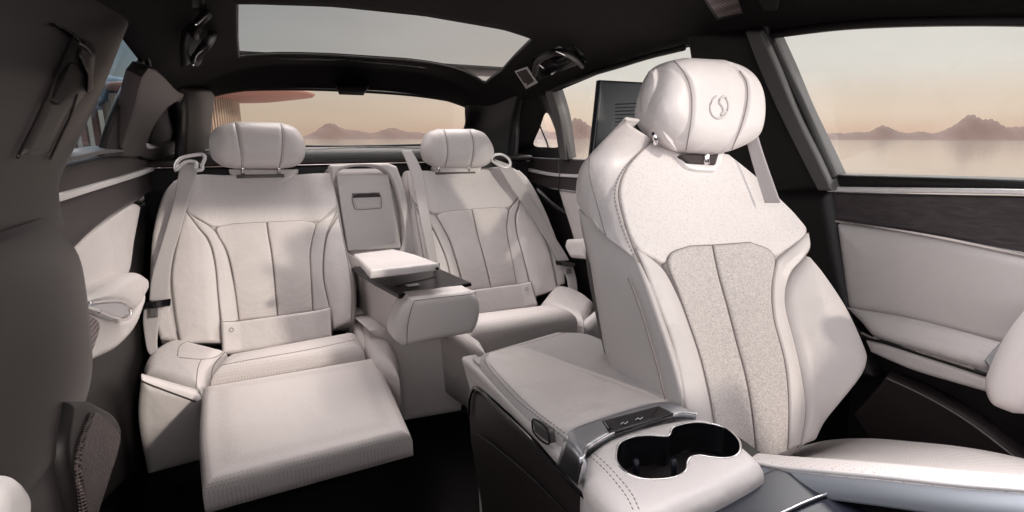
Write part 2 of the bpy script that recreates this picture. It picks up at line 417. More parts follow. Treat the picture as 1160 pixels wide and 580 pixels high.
# unseen sky ahead of the car, boosted to fill the cabin with light
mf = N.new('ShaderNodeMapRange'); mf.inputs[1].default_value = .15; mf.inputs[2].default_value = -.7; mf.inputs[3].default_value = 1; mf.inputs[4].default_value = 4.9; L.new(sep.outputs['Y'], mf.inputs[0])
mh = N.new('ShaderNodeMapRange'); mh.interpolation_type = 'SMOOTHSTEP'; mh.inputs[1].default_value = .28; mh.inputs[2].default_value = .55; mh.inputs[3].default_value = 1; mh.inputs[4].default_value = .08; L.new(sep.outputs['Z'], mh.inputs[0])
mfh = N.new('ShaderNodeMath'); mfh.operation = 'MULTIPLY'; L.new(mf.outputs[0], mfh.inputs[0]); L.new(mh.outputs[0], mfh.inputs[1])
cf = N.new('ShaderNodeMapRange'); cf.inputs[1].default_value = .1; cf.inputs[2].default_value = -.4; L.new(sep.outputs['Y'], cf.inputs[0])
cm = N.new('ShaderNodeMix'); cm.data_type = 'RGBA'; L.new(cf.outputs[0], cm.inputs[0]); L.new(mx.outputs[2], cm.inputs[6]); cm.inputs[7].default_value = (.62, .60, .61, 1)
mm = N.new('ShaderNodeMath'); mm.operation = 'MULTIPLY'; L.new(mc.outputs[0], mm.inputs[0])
# unseen overhead sky, boosted to light the rear seats through the roof glass
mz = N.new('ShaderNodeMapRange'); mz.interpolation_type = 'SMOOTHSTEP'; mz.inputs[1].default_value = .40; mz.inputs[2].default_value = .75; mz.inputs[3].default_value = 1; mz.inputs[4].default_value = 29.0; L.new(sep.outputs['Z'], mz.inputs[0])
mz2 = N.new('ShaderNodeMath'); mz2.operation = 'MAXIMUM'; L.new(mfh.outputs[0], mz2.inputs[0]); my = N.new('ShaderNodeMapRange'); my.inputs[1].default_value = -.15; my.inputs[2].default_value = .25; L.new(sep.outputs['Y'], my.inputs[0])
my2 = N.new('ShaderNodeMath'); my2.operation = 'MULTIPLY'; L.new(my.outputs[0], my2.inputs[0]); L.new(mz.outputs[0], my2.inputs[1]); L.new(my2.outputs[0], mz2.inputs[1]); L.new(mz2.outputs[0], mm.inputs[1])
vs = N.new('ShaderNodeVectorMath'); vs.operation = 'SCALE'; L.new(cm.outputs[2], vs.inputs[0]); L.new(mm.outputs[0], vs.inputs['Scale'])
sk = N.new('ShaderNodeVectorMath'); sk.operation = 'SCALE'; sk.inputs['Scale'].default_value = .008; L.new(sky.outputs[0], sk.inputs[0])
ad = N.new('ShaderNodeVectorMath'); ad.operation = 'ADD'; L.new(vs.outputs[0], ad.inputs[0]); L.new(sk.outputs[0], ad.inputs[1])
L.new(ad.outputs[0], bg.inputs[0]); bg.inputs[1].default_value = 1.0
sd = bpy.data.lights.new('sun', 'SUN'); sd.energy = 1.25; sd.angle = math.radians(2.4); sd.color = (1, .90, .79)
so = bpy.data.objects.new('sun', sd); link(so); so.rotation_euler = SUN_DIR.to_track_quat('-Z', 'Y').to_euler()
cd = bpy.data.cameras.new('camera'); co = bpy.data.objects.new('camera', cd); link(co); sc.camera = co
cd.sensor_width = 36; cd.lens = 36*FPX/1160; cd.clip_start = .02; cd.clip_end = 5000
co.matrix_world = Matrix(((Rv[0], Uv[0], -Fv[0], CAM[0]), (Rv[1], Uv[1], -Fv[1], CAM[1]), (Rv[2], Uv[2], -Fv[2], CAM[2]), (0, 0, 0, 1)))
sc.view_settings.view_transform = 'Standard'; sc.view_settings.look = 'None'; sc.view_settings.exposure = 0.36; sc.view_settings.gamma = 1
sc.cycles.max_bounces = 10; sc.cycles.diffuse_bounces = 6; sc.cycles.transparent_max_bounces = 12; sc.cycles.sample_clamp_indirect = 6
sc.cycles.use_denoising = True

# ================================================================== OUTSIDE
def sheet(name, lo, hi, z, m):
    o = mk(name, [(lo[0], lo[1], z), (hi[0], lo[1], z), (hi[0], hi[1], z), (lo[0], hi[1], z)], [(0, 1, 2, 3)], m, smooth=False); return tag(o, kind='structure')
sheet('water', (-3000, -3000), (3000, 3000), -.60, M['water'])
def disc_sheet(name, c, rx, ry, z, m, n=64):
    V = [(c[0]+rx*math.cos(2*math.pi*k/n)*(1+.06*math.sin(5*k)), c[1]+ry*math.sin(2*math.pi*k/n), z) for k in range(n)]
    return tag(mk(name, V, [tuple(range(n))], m, smooth=False), kind='structure')
disc_sheet('ground', (0, 14), 14, 22, -.55, M['paving'])
def ridge(name, az0, az1, R, peaks, base=-3, depth=160, seed=1):
    rnd = np.random.RandomState(seed); n = 160; m = 14; V = []; F = []
    ph = rnd.rand(8)*6.28
    for i in range(n):
        t = i/(n-1); a_ = math.radians(az0+(az1-az0)*t)
        h = 0
        for (pa, ph_, pw) in peaks: h = max(h, 0)+ph_*math.exp(-((az0+(az1-az0)*t-pa)/pw)**2)
        h += .10*max(h, 3)*sum(math.sin(ph[k]+t*(9+k*17))/(1+k) for k in range(6)); h *= min(1, t*10, (1-t)*10)
        for j in range(m):
            s = j/(m-1); pr = math.sin(math.pi*s)**1.2; rr = R+depth*(s-.5)
            jit = 1+.16*math.sin(i*.9+j*2.1)*math.sin(i*.31+j)
            V.append((CAM[0]+rr*math.sin(a_), rr*math.cos(a_), base+max(0, h)*pr*jit+.3*pr))
    F = [(i*m+j, (i+1)*m+j, (i+1)*m+j+1, i*m+j+1) for i in range(n-1) for j in range(m-1)]
    o = mk(name, V, F, M['mount']); return tag(o, kind='structure')
def azm(px): return math.degrees(math.atan((px-580)/615.0)+YAW)
E1 = 1000/615.0                                        # metres per pixel near the axis at 1 km
ridge('hills', azm(905), azm(1330), 420, [(azm(1000), 4.0, .7), (azm(960), 4.0, 3.5), (azm(1045), 3.4, 4), (azm(1088), 5.0, .9), (azm(1112), 5.2, 1.2), (azm(1150), 3.4, 3), (azm(1240), 6, 4)], base=-.7, depth=60, seed=2)
ridge('hills', azm(320), azm(700), 500, [(azm(360), 5, 1.6), (azm(378), 8, 1.3), (azm(405), 7, 1.5), (azm(440), 8, 1.4), (azm(470), 6, 2), (azm(560), 5, 2), (azm(610), 6, 1.5), (azm(655), 15, 2.0), (azm(690), 6, 2)], base=-.7, depth=80, seed=5)
# pavilion with a flat disc roof behind the car
PV = empty('pavilion', (-4.6, 26, -.55), 'round pavilion with a flat disc roof and vertical slat wall, seen through the rear window', 'building')
def disc(name, c, R, prof, m, n=72, sx=1.0):
    V = []; F = []
    for (r_, z_) in prof:
        for k in range(n): V.append((c[0]+sx*r_*R*math.cos(2*math.pi*k/n), c[1]+r_*R*math.sin(2*math.pi*k/n), z_))
    q = len(prof)
    for i in range(q-1):
        for k in range(n): F.append((i*n+k, i*n+(k+1) % n, (i+1)*n+(k+1) % n, (i+1)*n+k))
    return mk(name, V, F, m, PV)
disc('roof', (-1.5, 26), 4.0, [(.001, 3.3), (.5, 3.2), (.95, 2.88), (1, 2.80), (.98, 2.72), (.6, 2.5), (.001, 2.4)], M['terra'])
disc('roof_edge_band', (-8.2, 27.5), 4.4, [(.001, 3.3), (.9, 3.25), (1, 3.1), (1, 2.3), (.9, 2.2), (.001, 2.2)], M['slate'])
fins = []; V = []; F = []
for k in range(120):
    a_ = 2*math.pi*k/120; cx, cy = -2.9+2.3*math.cos(a_), 26+2.3*math.sin(a_); t = np.array([-math.sin(a_), math.cos(a_)])*.035; nn = np.array([math.cos(a_), math.sin(a_)])*.05
    b = len(V)
    for z in (-.5, 2.55):
        for q in (t+nn, -t+nn, -t-nn, t-nn): V.append((cx+q[0], cy+q[1], z))
    F += [(b, b+1, b+5, b+4), (b+1, b+2, b+6, b+5), (b+2, b+3, b+7, b+6), (b+3, b, b+4, b+7)]
mk('slat_wall', V, F, M['slat'], PV, smooth=False)
disc('inner_wall', (-2.9, 26), 2.05, [(1, -.5), (1, 2.6)], M['pink'])
V = []; F = []
for k in range(16):
    x = -11.0+k*.42; b = len(V)
    for z in (-.5, 2.15):
        for q in ((0, 0), (.2, 0), (.2, .3), (0, .3)): V.append((x+q[0], 27.2+q[1], z))
    F += [(b, b+1, b+5, b+4), (b+1, b+2, b+6, b+5), (b+2, b+3, b+7, b+6), (b+3, b, b+4, b+7)]
mk('columns', V, F, M['terra'], PV, smooth=False)
box('back_wall', (-13, 29, -.5), (-7, 29.3, 2.15), M['brown2'], PV, .02)
# ================================================================== FLOOR, ROOF, PILLARS
tag(box('floor', (-.80, -.6, -.04), (.86, 2.2, .06), M['carpet'], None, .01), kind='structure')
CX = .03
def arch(y):                                            # height of the roof rail line over the doors
    return float(np.interp(y, [-.6, .0, .42, .64, .89, 1.2, 1.43, 1.8, 2.1, 2.6], [1.03, 1.11, 1.166, 1.20, 1.22, 1.232, 1.215, 1.165, 1.15, 1.13]))
def hw(y): return float(np.interp(y, [-.6, 0, 1.4, 2.1, 2.6], [.62, .64, .645, .64, .62]))
def zroof(x, y):
    t = min(1, abs(x-CX)/hw(y)); edge = arch(y); top = float(np.interp(y, [-.6, 0, .5, 2.40, 2.6], [1.14, 1.24, 1.29, 1.285, 1.212]))
    return top-(top-edge)*t**float(np.interp(y, [2.1, 2.6], [5, 3]))
CR = empty('car_roof', (CX, 1.0, 1.28), 'black cloth car roof lining round a long smoked glass panel', 'car roof')
ys = np.linspace(.26, 2.6, 46)
outer = [(CX+hw(y), y) for y in ys]+[(CX+hw(2.6)*c, 2.6) for c in np.linspace(.9, -.9, 24)]+[(CX-hw(y), y) for y in ys[::-1]]+[(CX+hw(.26)*c, .26+.27*float(sstep(.98, .80, abs(c)))) for c in np.linspace(-.97, .97, 40)]
sr = [P(268, 5, z=1.28), P(268, 40, z=1.28), P(270, 61, z=1.28), P(300, 63, z=1.28), P(380, 66, z=1.28), P(460, 71, z=1.28), P(520, 77, z=1.28), P(549, 80, z=1.28), P(568, 72, z=1.28), P(592, 55, z=1.28), P(604, 46, z=1.28), P(570, 37, z=1.28), P(480, 22, z=1.28), P(380, 12, z=1.28), P(320, 9, z=1.28)]
sr2 = [tuple(q[:2]) for q in sr]
TOPF = Frame((0, 0, 0), (1, 0, 0), (0, 1, 0))
def roofring(name, outer, inner, m, parent, n=260, ns=22, lift=0.0, zf=None):
    o_ = lin(outer+[outer[0]], 1200); i_ = lin(list(inner)+[inner[0]], 1200) ; c = np.array(inner).mean(0)
    def by(poly, th):
        d = poly-c; a = np.arctan2(d[:, 1], d[:, 0]); k = np.argsort(a); a = a[k]; rr = np.hypot(*d.T)[k]
        return np.interp(th, np.r_[a-2*math.pi, a, a+2*math.pi], np.r_[rr, rr, rr])
    # denser sampling towards corners: use the arc parameter of the inner loop
    th = np.sort(np.arctan2((lin(list(inner)+[inner[0]], n//2+1)[:-1]-c)[:, 1], (lin(list(inner)+[inner[0]], n//2+1)[:-1]-c)[:, 0]))
    th2 = np.sort(np.arctan2((lin(outer+[outer[0]], n//2+1)[:-1]-c)[:, 1], (lin(outer+[outer[0]], n//2+1)[:-1]-c)[:, 0])); th = np.sort(np.r_[th, th2]); n = len(th)
    dirs = np.stack([np.cos(th), np.sin(th)], 1); O = c+dirs*by(o_, th)[:, None]; I = c+dirs*by(i_, th)[:, None]
    V = []; F = []
    for k in range(ns):
        s = k/(ns-1); q = O*(1-s)+I*s
        V += [(x, y, (zf or zroof)(x, y)+lift) for x, y in q]
    b = len(V); V += [(x, y, (zf or zroof)(x, y)+.012) for x, y in I]     # lip up to the glass
    for k in range(ns):
        for i in range(n): j = (i+1) % n; F.append((k*n+i, k*n+j, (k+1)*n+j, (k+1)*n+i))
    b2 = len(V); V += [(x*1.0+(x-CX)*.015, y, (zf or zroof)(x, y)+.045) for x, y in O]
    for i in range(n): j = (i+1) % n; F.append((i, b2+i, b2+j, j))
    return mk(name, V, F, m, parent)
roofring('headlining', outer, sr2, M['blackcloth'], CR)
tube('opening_seal', [(x, y, zroof(x, y)+.004) for x, y in lin(sr2+[sr2[0]], 120)[:-1]], .0045, M['black'], CR, closed=True, raw=True)
q = [P(262, 0, z=1.33), P(262, 70, z=1.33), P(560, 92, z=1.33), P(625, 40, z=1.33), P(500, 5, z=1.33)]
xs = [v[0] for v in sr]; ysr = [v[1] for v in sr]
tag_glass = mk('roof_glass', [(min(xs)-.12, .9, 1.306), (max(xs)+.36, .9, 1.306), (max(xs)+.36, 2.98, 1.306), (min(xs)-.12, 2.98, 1.306)], [(0, 1, 2, 3)], M['groof'], CR, smooth=False, solid=.004)
# outer roof skin all round the glass so that no light leaks in
x0, x1, y1, yf = min(xs)-.04, max(xs)+.36, 2.70, min(ysr)-.05
def skin(name, a, b): return box(name, a, b, M['black'], CR, .004)
skin('roof_skin', (CX-.62, .55, 1.345), (x0, 2.5, 1.37)); skin('roof_skin', (x1, .55, 1.345), (CX+.80, 2.5, 1.37)); skin('roof_skin', (x0, .55, 1.35), (x1, yf, 1.368))
skin('roof_skin', (x0, y1, 1.345), (x1, 3.0, 1.365))
# rear lip of the opening: dark roller blind housing, seen under the glass
tube('blind_rail', [P(x, y, z=1.287) for x, y in [(272, 64), (330, 65), (400, 68), (470, 74), (515, 79)]], .006, M['piano'], CR)
# grab handles
def grab(pts_px, z, label=None):
    pass
def onroof(px, py, lift=0.0):
    lo = .4
    d = ray(px, py); best = None
    for t in np.linspace(.3, 4, 1500):
        q = CAM+d*t
        if q[1] > 2.6 or abs(q[0]-CX) > hw(q[1]): continue
        if q[2] >= zroof(q[0], q[1])-lift: return q
    # fall back to side rail
    for t in np.linspace(.3, 4, 1500):
        q = CAM+d*t
        if abs(q[0]-CX) >= hw(q[1]): return q
    return CAM+d*2
def handle(pts, foot, nm='grab_handle'):
    p3 = [onroof(x, y, l) for x, y, l in pts]
    h = tube(nm, p3, .011, M['black'], CR, n=40, k=12)
    return h
hR = handle([(606, 84, .004), (608, 72, .02), (616, 64, .035), (630, 59, .038), (641, 60, .03), (652, 66, .015), (660, 74, .004)], None)
for a_, b_ in (((609, 72, .03), (617, 78, .03)), ((630, 58, .05), (640, 62, .05))):
    tube('handle_clip', [onroof(*a_), onroof(*b_)], .0025, M['chrome'], hR, n=4)
def patch(name, pxs, lift, thick, m, parent=None, bevel=.002):
    p3 = [onroof(x, y, lift) for x, y in pxs]; n_ = np.cross(p3[1]-p3[0], p3[3]-p3[0]); n_ /= np.linalg.norm(n_)
    if n_[2] > 0: n_ = -n_
    return hexa(name, [p-n_*thick for p in p3]+[p+n_*.0005 for p in p3], m, parent, bevel)
patch('handle_recess', [(602, 66), (634, 52), (664, 70), (612, 90)], .001, .004, M['piano'], hR, .001)
g = patch('speaker_grille', [(583, 81), (597, 76), (609, 94), (596, 101)], .003, .003, M['light'], CR)
patch('grille_mesh', [(585, 82), (596, 78), (607, 94), (597, 99)], .0045, .003, M['mesh2'], g, .0005)
patch('courtesy_lamp', [(636, 56), (650, 52), (662, 62), (648, 66)], .002, .003, M['black'], CR)
g = patch('speaker_grille', [(795, -4), (836, -4), (844, 17), (812, 23)], .003, .003, M['black'], CR)
patch('grille_mesh', [(798, -4), (834, -4), (841, 15), (814, 20)], .0045, .003, M['mesh'], g, .0005)
patch('sun_visor_clip', [(858, -2), (884, -3), (880, 12), (866, 12)], .015, .02, M['black'], CR)
# left handle
def inplane(fr, pts, w): return [fr.w3(np.array(fr.at(x, y, w)), np.array(w)) for x, y in pts]
GL = Frame((-.50, 1.30, 1.19), (.25, .97, 0), (-.2, .1, .95)); 
hL = tube('grab_handle', [P(x, y, x=-.445-.012*k_) for x, y, k_ in [(221, 40, 2), (224, 28, 1), (233, 18, 0), (242, 13, 0), (245, 24, 0), (242, 38, 0), (234, 50, 0), (226, 60, 1), (221, 70, 2)]], .0095, M['black'], CR, n=60, k=12)
panel('handle_recess', [(213, 34), (211, 52), (212, 76)], [(240, 10), (243, 40), (228, 66)], Frame((-.475, 0, 0), (0, 1, 0), (0, 0, 1)), M['black'], hL, r=.006, D=.01)
tube('handle_clip', [P(222, 28, x=-.438), P(231, 20, x=-.438), P(241, 11, x=-.438)], .0016, M['chrome'], hL)
tube('handle_clip', [P(219, 74, x=-.45), P(223, 62, x=-.45), P(234, 54, x=-.45), P(244, 45, x=-.45)], .0014, M['chrome'], hL)
patch('courtesy_lamp', [(217, -2), (232, -2), (231, 8), (218, 9)], .002, .003, M['black'], CR)

# ---- side structure above the doors: pillars
# right: B pillar
BP = empty('door_pillar', (.74, .85, .1), 'black pillar with a light grey edge strip between front and rear doors on the right', 'pillar')
panel('pillar_trim', [(774, 30), (782, 80), (800, 140), (830, 200), (850, 226)], [(848, 36), (866, 80), (889, 130), (914, 180), (934, 218)], SR, M['black'], BP, r=.02, D=.05, w0=.02)
panel('edge_strip', [(843, 36), (860, 80), (882, 130), (907, 180), (926, 217)], [(861, 36), (881, 80), (902, 130), (926, 180), (943, 217)], SR, M['greytrim'], BP, r=.006, D=.06, w0=.027)
panel('lower_trim', [(820, 214), (835, 300), (850, 400), (860, 470)], [(939, 214), (950, 280), (966, 360), (990, 430)], DR, M['black'], BP, r=.03, D=.06, w0=.03)
box('belt_height_adjuster', P(815, 95, x=.69)+np.array([-.01, -.02, -.05]), P(815, 95, x=.69)+np.array([.02, .02, .05]), M['piano'], BP, .006)
# left: B pillar, close to the camera
BL = empty('door_pillar', (-.68, 1.0, .1), 'broad grey brown pillar filling the left side, with a dark seat belt opening', 'pillar')
def lx(px, py, x): return tuple(P(px, py, x=x))
rear_edge = [lx(62, 246, -.665), lx(57, 205, -.668), lx(76, 163, -.665), lx(104, 108, -.655), lx(126, 55, -.635), lx(146, 6, -.60), tuple(P(152, -12, x=-.56))]
re_ = np.array(rear_edge)
rowA = re_+np.array([-.06, -.012, 0]); rowB = re_.copy(); rowC = re_+np.array([.020, -.045, 0]); rowD = re_+np.array([.035, -.12, 0]); rowE = re_+np.array([.02, -.26, 0]); rowF = re_+np.array([-.02, -.48, 0.0]); rowG = re_+np.array([-.06, -.75, -.03])
loft('pillar_trim', [rowA, rowB, rowC, rowD, rowE, rowF, rowG], M['brown2'], BL, n=50, nr=46)
low_edge = [lx(55, 236, -.655), lx(56, 255, -.645), lx(80, 287, -.64), lx(89, 330, -.635), lx(95, 395, -.63), lx(92, 432, -.63), lx(80, 462, -.635), lx(79, 500, -.635), lx(84, 600, -.635), lx(90, 800, -.635)]
le = np.array(low_edge)
loft('lower_trim', [le+np.array([-.06, -.012, 0]), le, le+np.array([.018, -.05, 0]), le+np.array([.02, -.2, 0]), le+np.array([-.01, -.45, 0]), le+np.array([-.04, -.8, 0])], M['brown2'], BL, n=60, nr=40)
# belt height slider panel on the pillar
def pil(px, py, off=0.0):
    """point on the pillar trim surface seen at that place"""
    d = ray(px, py); best = None
    for t in np.linspace(.3, 2.5, 1200):
        q = CAM+d*t
        z = q[2]; k = np.argsort(re_[:, 2]); ry = np.interp(z, re_[k, 2], re_[k, 1]); rx = np.interp(z, re_[k, 2], re_[k, 0])
        dy = ry-q[1]; ox = np.interp(dy, [-.03, 0, .045, .12, .26, .48, .75], [-.03, 0, .020, .035, .02, -.02, -.06])
        if q[0] <= rx+ox+off: return q
    return q
def pilpanel(name, pxa, pxb, m, th=.004, parent=None, n=24, r=7):
    A = lin(pxa, n); B = lin(pxb, n); V = []; F = []
    for i in range(n):
        for j in range(r):
            s = j/(r-1); p_ = A[i]*(1-s)+B[i]*s
            e = min(i, n-1-i, j*2, (r-1-j)*2); V.append(pil(p_[0], p_[1], th if e > 0 else -.002))
    F = [(i*r+j, (i+1)*r+j, (i+1)*r+j+1, i*r+j+1) for i in range(n-1) for j in range(r-1)]
    return mk(name, V, F, m, parent or BL)
pilpanel('slider_panel', [(84, 38), (62, 88), (43, 132), (21, 177)], [(111, 52), (106, 100), (80, 132), (58, 179)], M['brown2'], .006)
tube('panel_gap', [pil(x, y, .006) for x, y in [(84, 38), (62, 88), (43, 132), (20, 178)]], .0018, M['black'], BL)
tube('panel_gap', [pil(x, y, .006) for x, y in [(89, 100), (80, 130), (68, 156), (57, 180)]], .0018, M['black'], BL)
pilpanel('slider_slot', [(58, 25), (76, 32), (92, 44), (105, 62), (108, 66)], [(60, 27), (78, 37), (90, 48), (100, 62), (106, 68)], M['piano'], .009, n=20, r=5)
pilpanel('belt_opening', [(80, 68), (66, 84), (60, 100), (56, 116)], [(86, 70), (98, 84), (102, 100), (66, 120)], M['black'], .012, n=20, r=9)
c = [pil(x, y, .004) for x, y in [(100, 44), (110, 60), (110, 80), (101, 108), (92, 106), (98, 90), (90, 72), (88, 60)]]
pilpanel('belt_cover', [(90, 50), (87, 62), (92, 72), (99, 84), (98, 104)], [(109, 58), (108, 70), (106, 86), (106, 98), (104, 106)], M['brown2'], .018, n=20, r=7)
tube('cover_edge', [pil(x, y, .02) for x, y in [(90, 49), (98, 54), (106, 64)]], .0016, M['greytrim'], BL)
# left rear quarter: pillar behind the door window with a small dark window
QL = empty('rear_quarter', (-.66, 2.2, .9), 'dark rear quarter trim with small shaded window on the left', 'car interior trim')
QLF = Frame((-.665, 0, .95), (0, 1, 0), (.14, 0, .30))
ring('quarter_trim', [(170, 76), (205, 104), (232, 108), (231, 160), (200, 186), (160, 178), (140, 176), (150, 130)], [(203, 116), (205, 140), (204, 160), (180, 167), (166, 166), (176, 140), (190, 122)], QLF, M['brown'], QL, r=.012, D=.03, inner_drop=.05)
pg = panel('quarter_window', [(200, 110), (180, 130), (160, 172)], [(212, 110), (212, 140), (212, 172)], QLF, M['gdark'], QL, r=.001, D=.003, w0=-.045)
panel('window_frame', [(206, 108), (182, 128), (166, 170)], [(206, 108), (204, 138), (196, 170)], QLF, M['black'], QL, r=.002, D=.006, w0=-.03)
# rear pillar beside the rear window, left
loft('rear_pillar', [[P(196, 98, y=2.25), P(200, 130, y=2.25), P(196, 190, y=2.2)], [P(218, 98, y=2.34), P(220, 130, y=2.4), P(216, 190, y=2.4)], [P(235, 98, y=2.6), P(231, 130, y=2.6), P(229, 190, y=2.8)]], M['black'], QL, n=20, nr=14, solid=.03)
# right rear quarter
QR = empty('rear_quarter', (.7, 2.0, .9), 'dark rear quarter trim with triangular window and grey strip on the right', 'car interior trim')
ring('quarter_trim', [(622, 96), (632, 130), (640, 184), (600, 190), (560, 186), (534, 160), (536, 110), (575, 80)], [(605, 132), (613, 146), (620, 169), (606, 171), (592, 168), (598, 150)], SR, M['black'], QR, r=.01, D=.03, inner_drop=.0, wi=-.06, ns=16)
tube('window_seal', inplane(SR, [(605, 131), (613, 146), (621, 170), (606, 172), (591, 169), (598, 150)], -.06), .004, M['brown'], QR, closed=True)
panel('quarter_window', [(600, 125), (588, 150), (585, 174)], [(612, 125), (620, 150), (626, 174)], SR, M['gclear'], QR, r=.001, D=.003, w0=-.065)
panel('edge_strip', [(617, 104), (626, 135), (634, 182)], [(624, 101), (634, 135), (641, 182)], SR, M['greytrim'], QR, r=.006, D=.05, w0=.012)
loft('rear_pillar', [[P(535, 108, y=2.6), P(528, 135, y=2.6), P(514, 185, y=3.0)], [P(552, 104, y=2.4), P(552, 135, y=2.5), P(548, 190, y=2.6)], [P(600, 90, y=2.0), P(590, 135, y=2.15), P(585, 195, y=2.1)]], M['black'], QR, n=20, nr=14, solid=.03)
# ---- rear window and shelf
RW = empty('rear_window', (CX, 2.85, .96), 'wide rear window with clear glass above the parcel shelf', 'car window')
mk('pane', [P(215, 90, y=2.63), P(548, 105, y=2.63), P(530, 172, y=3.05), P(215, 172, y=3.05)], [(0, 1, 2, 3)], M['grear'], RW, smooth=False, solid=.004)
tube('top_seal', [P(232, 104, y=2.61), P(300, 101, y=2.61), P(380, 102, y=2.61), P(470, 108, y=2.61), P(534, 118, y=2.61)], .007, M['black'], RW)
tube('bottom_seal', [P(225, 163, y=3.03), P(380, 166, y=3.03), P(522, 163, y=3.03)], .008, M['black'], RW)
patch('camera_cover', [(380, 98), (418, 99), (412, 108), (384, 107)], .004, .012, M['black'], RW)
SH = empty('parcel_shelf', (CX, 2.5, .93), 'dark parcel shelf behind the rear seats with two thin bright strips', 'shelf')
hexa('shelf_board', [(-.72, 2.10, .90), (.74, 2.10, .90), (.66, 3.12, .925), (-.62, 3.12, .925), (-.72, 2.10, .92), (.74, 2.10, .92), (.66, 3.12, .95), (-.62, 3.12, .95)], M['brown'], SH)
tube('trim_strip', [P(230, 170, y=2.5), P(345, 169, y=2.5), P(400, 167, y=2.5), P(480, 168, y=2.5), P(560, 176, y=2.45)], .004, M['light'], SH)
tube('trim_strip', [P(225, 181, y=2.25), P(355, 179, y=2.25), P(450, 179, y=2.25), P(500, 180, y=2.25)], .004, M['light'], SH)
box('shelf_front', (-.72, 2.13, .05), (.78, 2.2, .895), M['black'], SH)

DB = empty('sunblocker', (CX, -.6, .5), 'black dashboard added out of view behind the camera to shade the front seat', 'sunblocker')  # added out of view: keeps low sun off the lower front seat
panel('blocker_top', [(-.74, -.95), (-.74, -.60), (-.70, -.42)], [(.78, -.95), (.78, -.60), (.74, -.42)], Frame((0, 0, 1.0), (1, 0, 0), (0, 1, 0)), M['black'], DB, px=False, r=.04, D=.25)
box('blocker_body', (-.72, -.92, .2), (.76, -.50, .76), M['black'], DB, .02)
# ================================================================== DOORS
GD = 'car doors'
def dpanel(name, A, B, fr, m, par, **k): return panel(name, A, B, fr, m, par, **k)
# ---- front right door
D1 = empty('car_door', (.76, .4, .3), 'front right door with dark grained inlay, pale padded panel and armrest beside the front seat', 'car door', GD)
k = dict(sharp=True, nt=40, ns=10)
wf = panel('window_glass', [(858, 30), (900, 110), (945, 205)], [(1330, -10), (1340, 100), (1340, 215)], SR, M['gclear'], D1, r=.001, D=.004, w0=-.01, nt=8, ns=8, sharp=True)
tube('window_frame', inplane(SR, [(866, 20), (872, 44), (890, 84), (910, 126), (929, 170), (944, 203)], .004), .010, M['black'], D1)
tube('window_frame', inplane(SR, [(860, 42), (900, 36), (960, 29), (1040, 25), (1160, 24), (1300, 30)], .004), .008, M['black'], D1)
panel('belt_trim', [(937, 197), (1060, 200), (1160, 203), (1330, 210)], [(935, 212), (1060, 215), (1160, 216), (1330, 222)], DR, M['black'], D1, r=.010, D=.05, w0=.012)
panel('chrome_strip', [(935, 211.5), (1060, 213), (1160, 214.5), (1330, 220)], [(936, 217.5), (1060, 219), (1160, 221), (1330, 228)], DR, M['light'], D1, r=.003, D=.02, w0=.020, ns=12)
panel('inlay', [(937, 218), (1060, 221), (1160, 223), (1330, 230)], [(943, 249), (1050, 265), (1160, 287), (1330, 320)], DR, M['wood'], D1, r=.006, D=.03, w0=.012)
panel('lower_strip', [(943, 248), (1050, 264.5), (1160, 286), (1330, 319)], [(944, 252), (1050, 268.5), (1160, 291), (1330, 325)], DR, M['chrome'], D1, r=.0018, D=.02, w0=.018, ns=12)
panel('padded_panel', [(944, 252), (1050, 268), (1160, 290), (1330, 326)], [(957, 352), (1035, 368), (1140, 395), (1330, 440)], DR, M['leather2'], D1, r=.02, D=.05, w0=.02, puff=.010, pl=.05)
panel('armrest', [(955, 345), (1031, 358), (1134, 385), (1200, 402)], [(972, 362), (990, 380), (1041, 396), (1108, 416)], Frame((.70, 0, .64), (0, -1, 0), (.5, 0, .87)), M['leather'], D1, r=.018, D=.08, w0=0.0, puff=.004)
tube('armrest_piping', [P(x, y, x=.685) for x, y in [(976, 377), (992, 384), (1041, 399), (1104, 418)]], .0022, M['stitch'], D1)
panel('armrest_base', [(978, 386), (1000, 389), (1041, 402), (1119, 427), (1180, 446)], [(984, 400), (1006, 410), (1041, 424), (1119, 447), (1180, 468)], Frame((.685, 0, .6), (0, -1, 0), (-.1, 0, 1)), M['leather2'], D1, r=.012, D=.08)
tube('armrest_gap', [P(x, y, x=.686) for x, y in [(968, 372), (980, 382), (1000, 387), (1041, 400), (1119, 425), (1180, 445)]], .004, M['black'], D1)
panel('handle_trim', [(1135, 385), (1124, 396), (1114, 408)], [(1150, 389), (1140, 404), (1124, 424)], Frame((.675, 0, .62), (0, -1, 0), (.3, 0, .95)), M['silver'], D1, r=.004, D=.04)
panel('pull_grip', [(1166, 346), (1142, 378), (1125, 412), (1119, 434), (1128, 456), (1152, 467)], [(1215, 330), (1215, 370), (1212, 410), (1208, 440), (1195, 458), (1170, 468)], Frame((.64, 0, 0), (0, -1, 0), (0, 0, 1)), M['leather'], D1, T=.035, r=.035, p=2.2)
panel('lower_door', [(955, 350), (1041, 390), (1160, 440), (1330, 480)], [(960, 520), (1060, 620), (1160, 700), (1330, 800)], DR, M['black'], D1, r=.01, D=.03, w0=-.01)
panel('map_pocket', [(1003, 425), (1050, 446), (1100, 475), (1160, 520), (1250, 580)], [(965, 470), (1000, 520), (1060, 580), (1130, 660), (1250, 760)], Frame((.735, 0, .5), (0, -1, 0), (-.15, 0, 1)), M['brown'], D1, r=.012, D=.03)
tube('pocket_stitching', [P(x, y, x=.725) for x, y in [(1004, 428), (1050, 450), (1100, 480), (1160, 526)]], .0015, M['stitch'], D1)
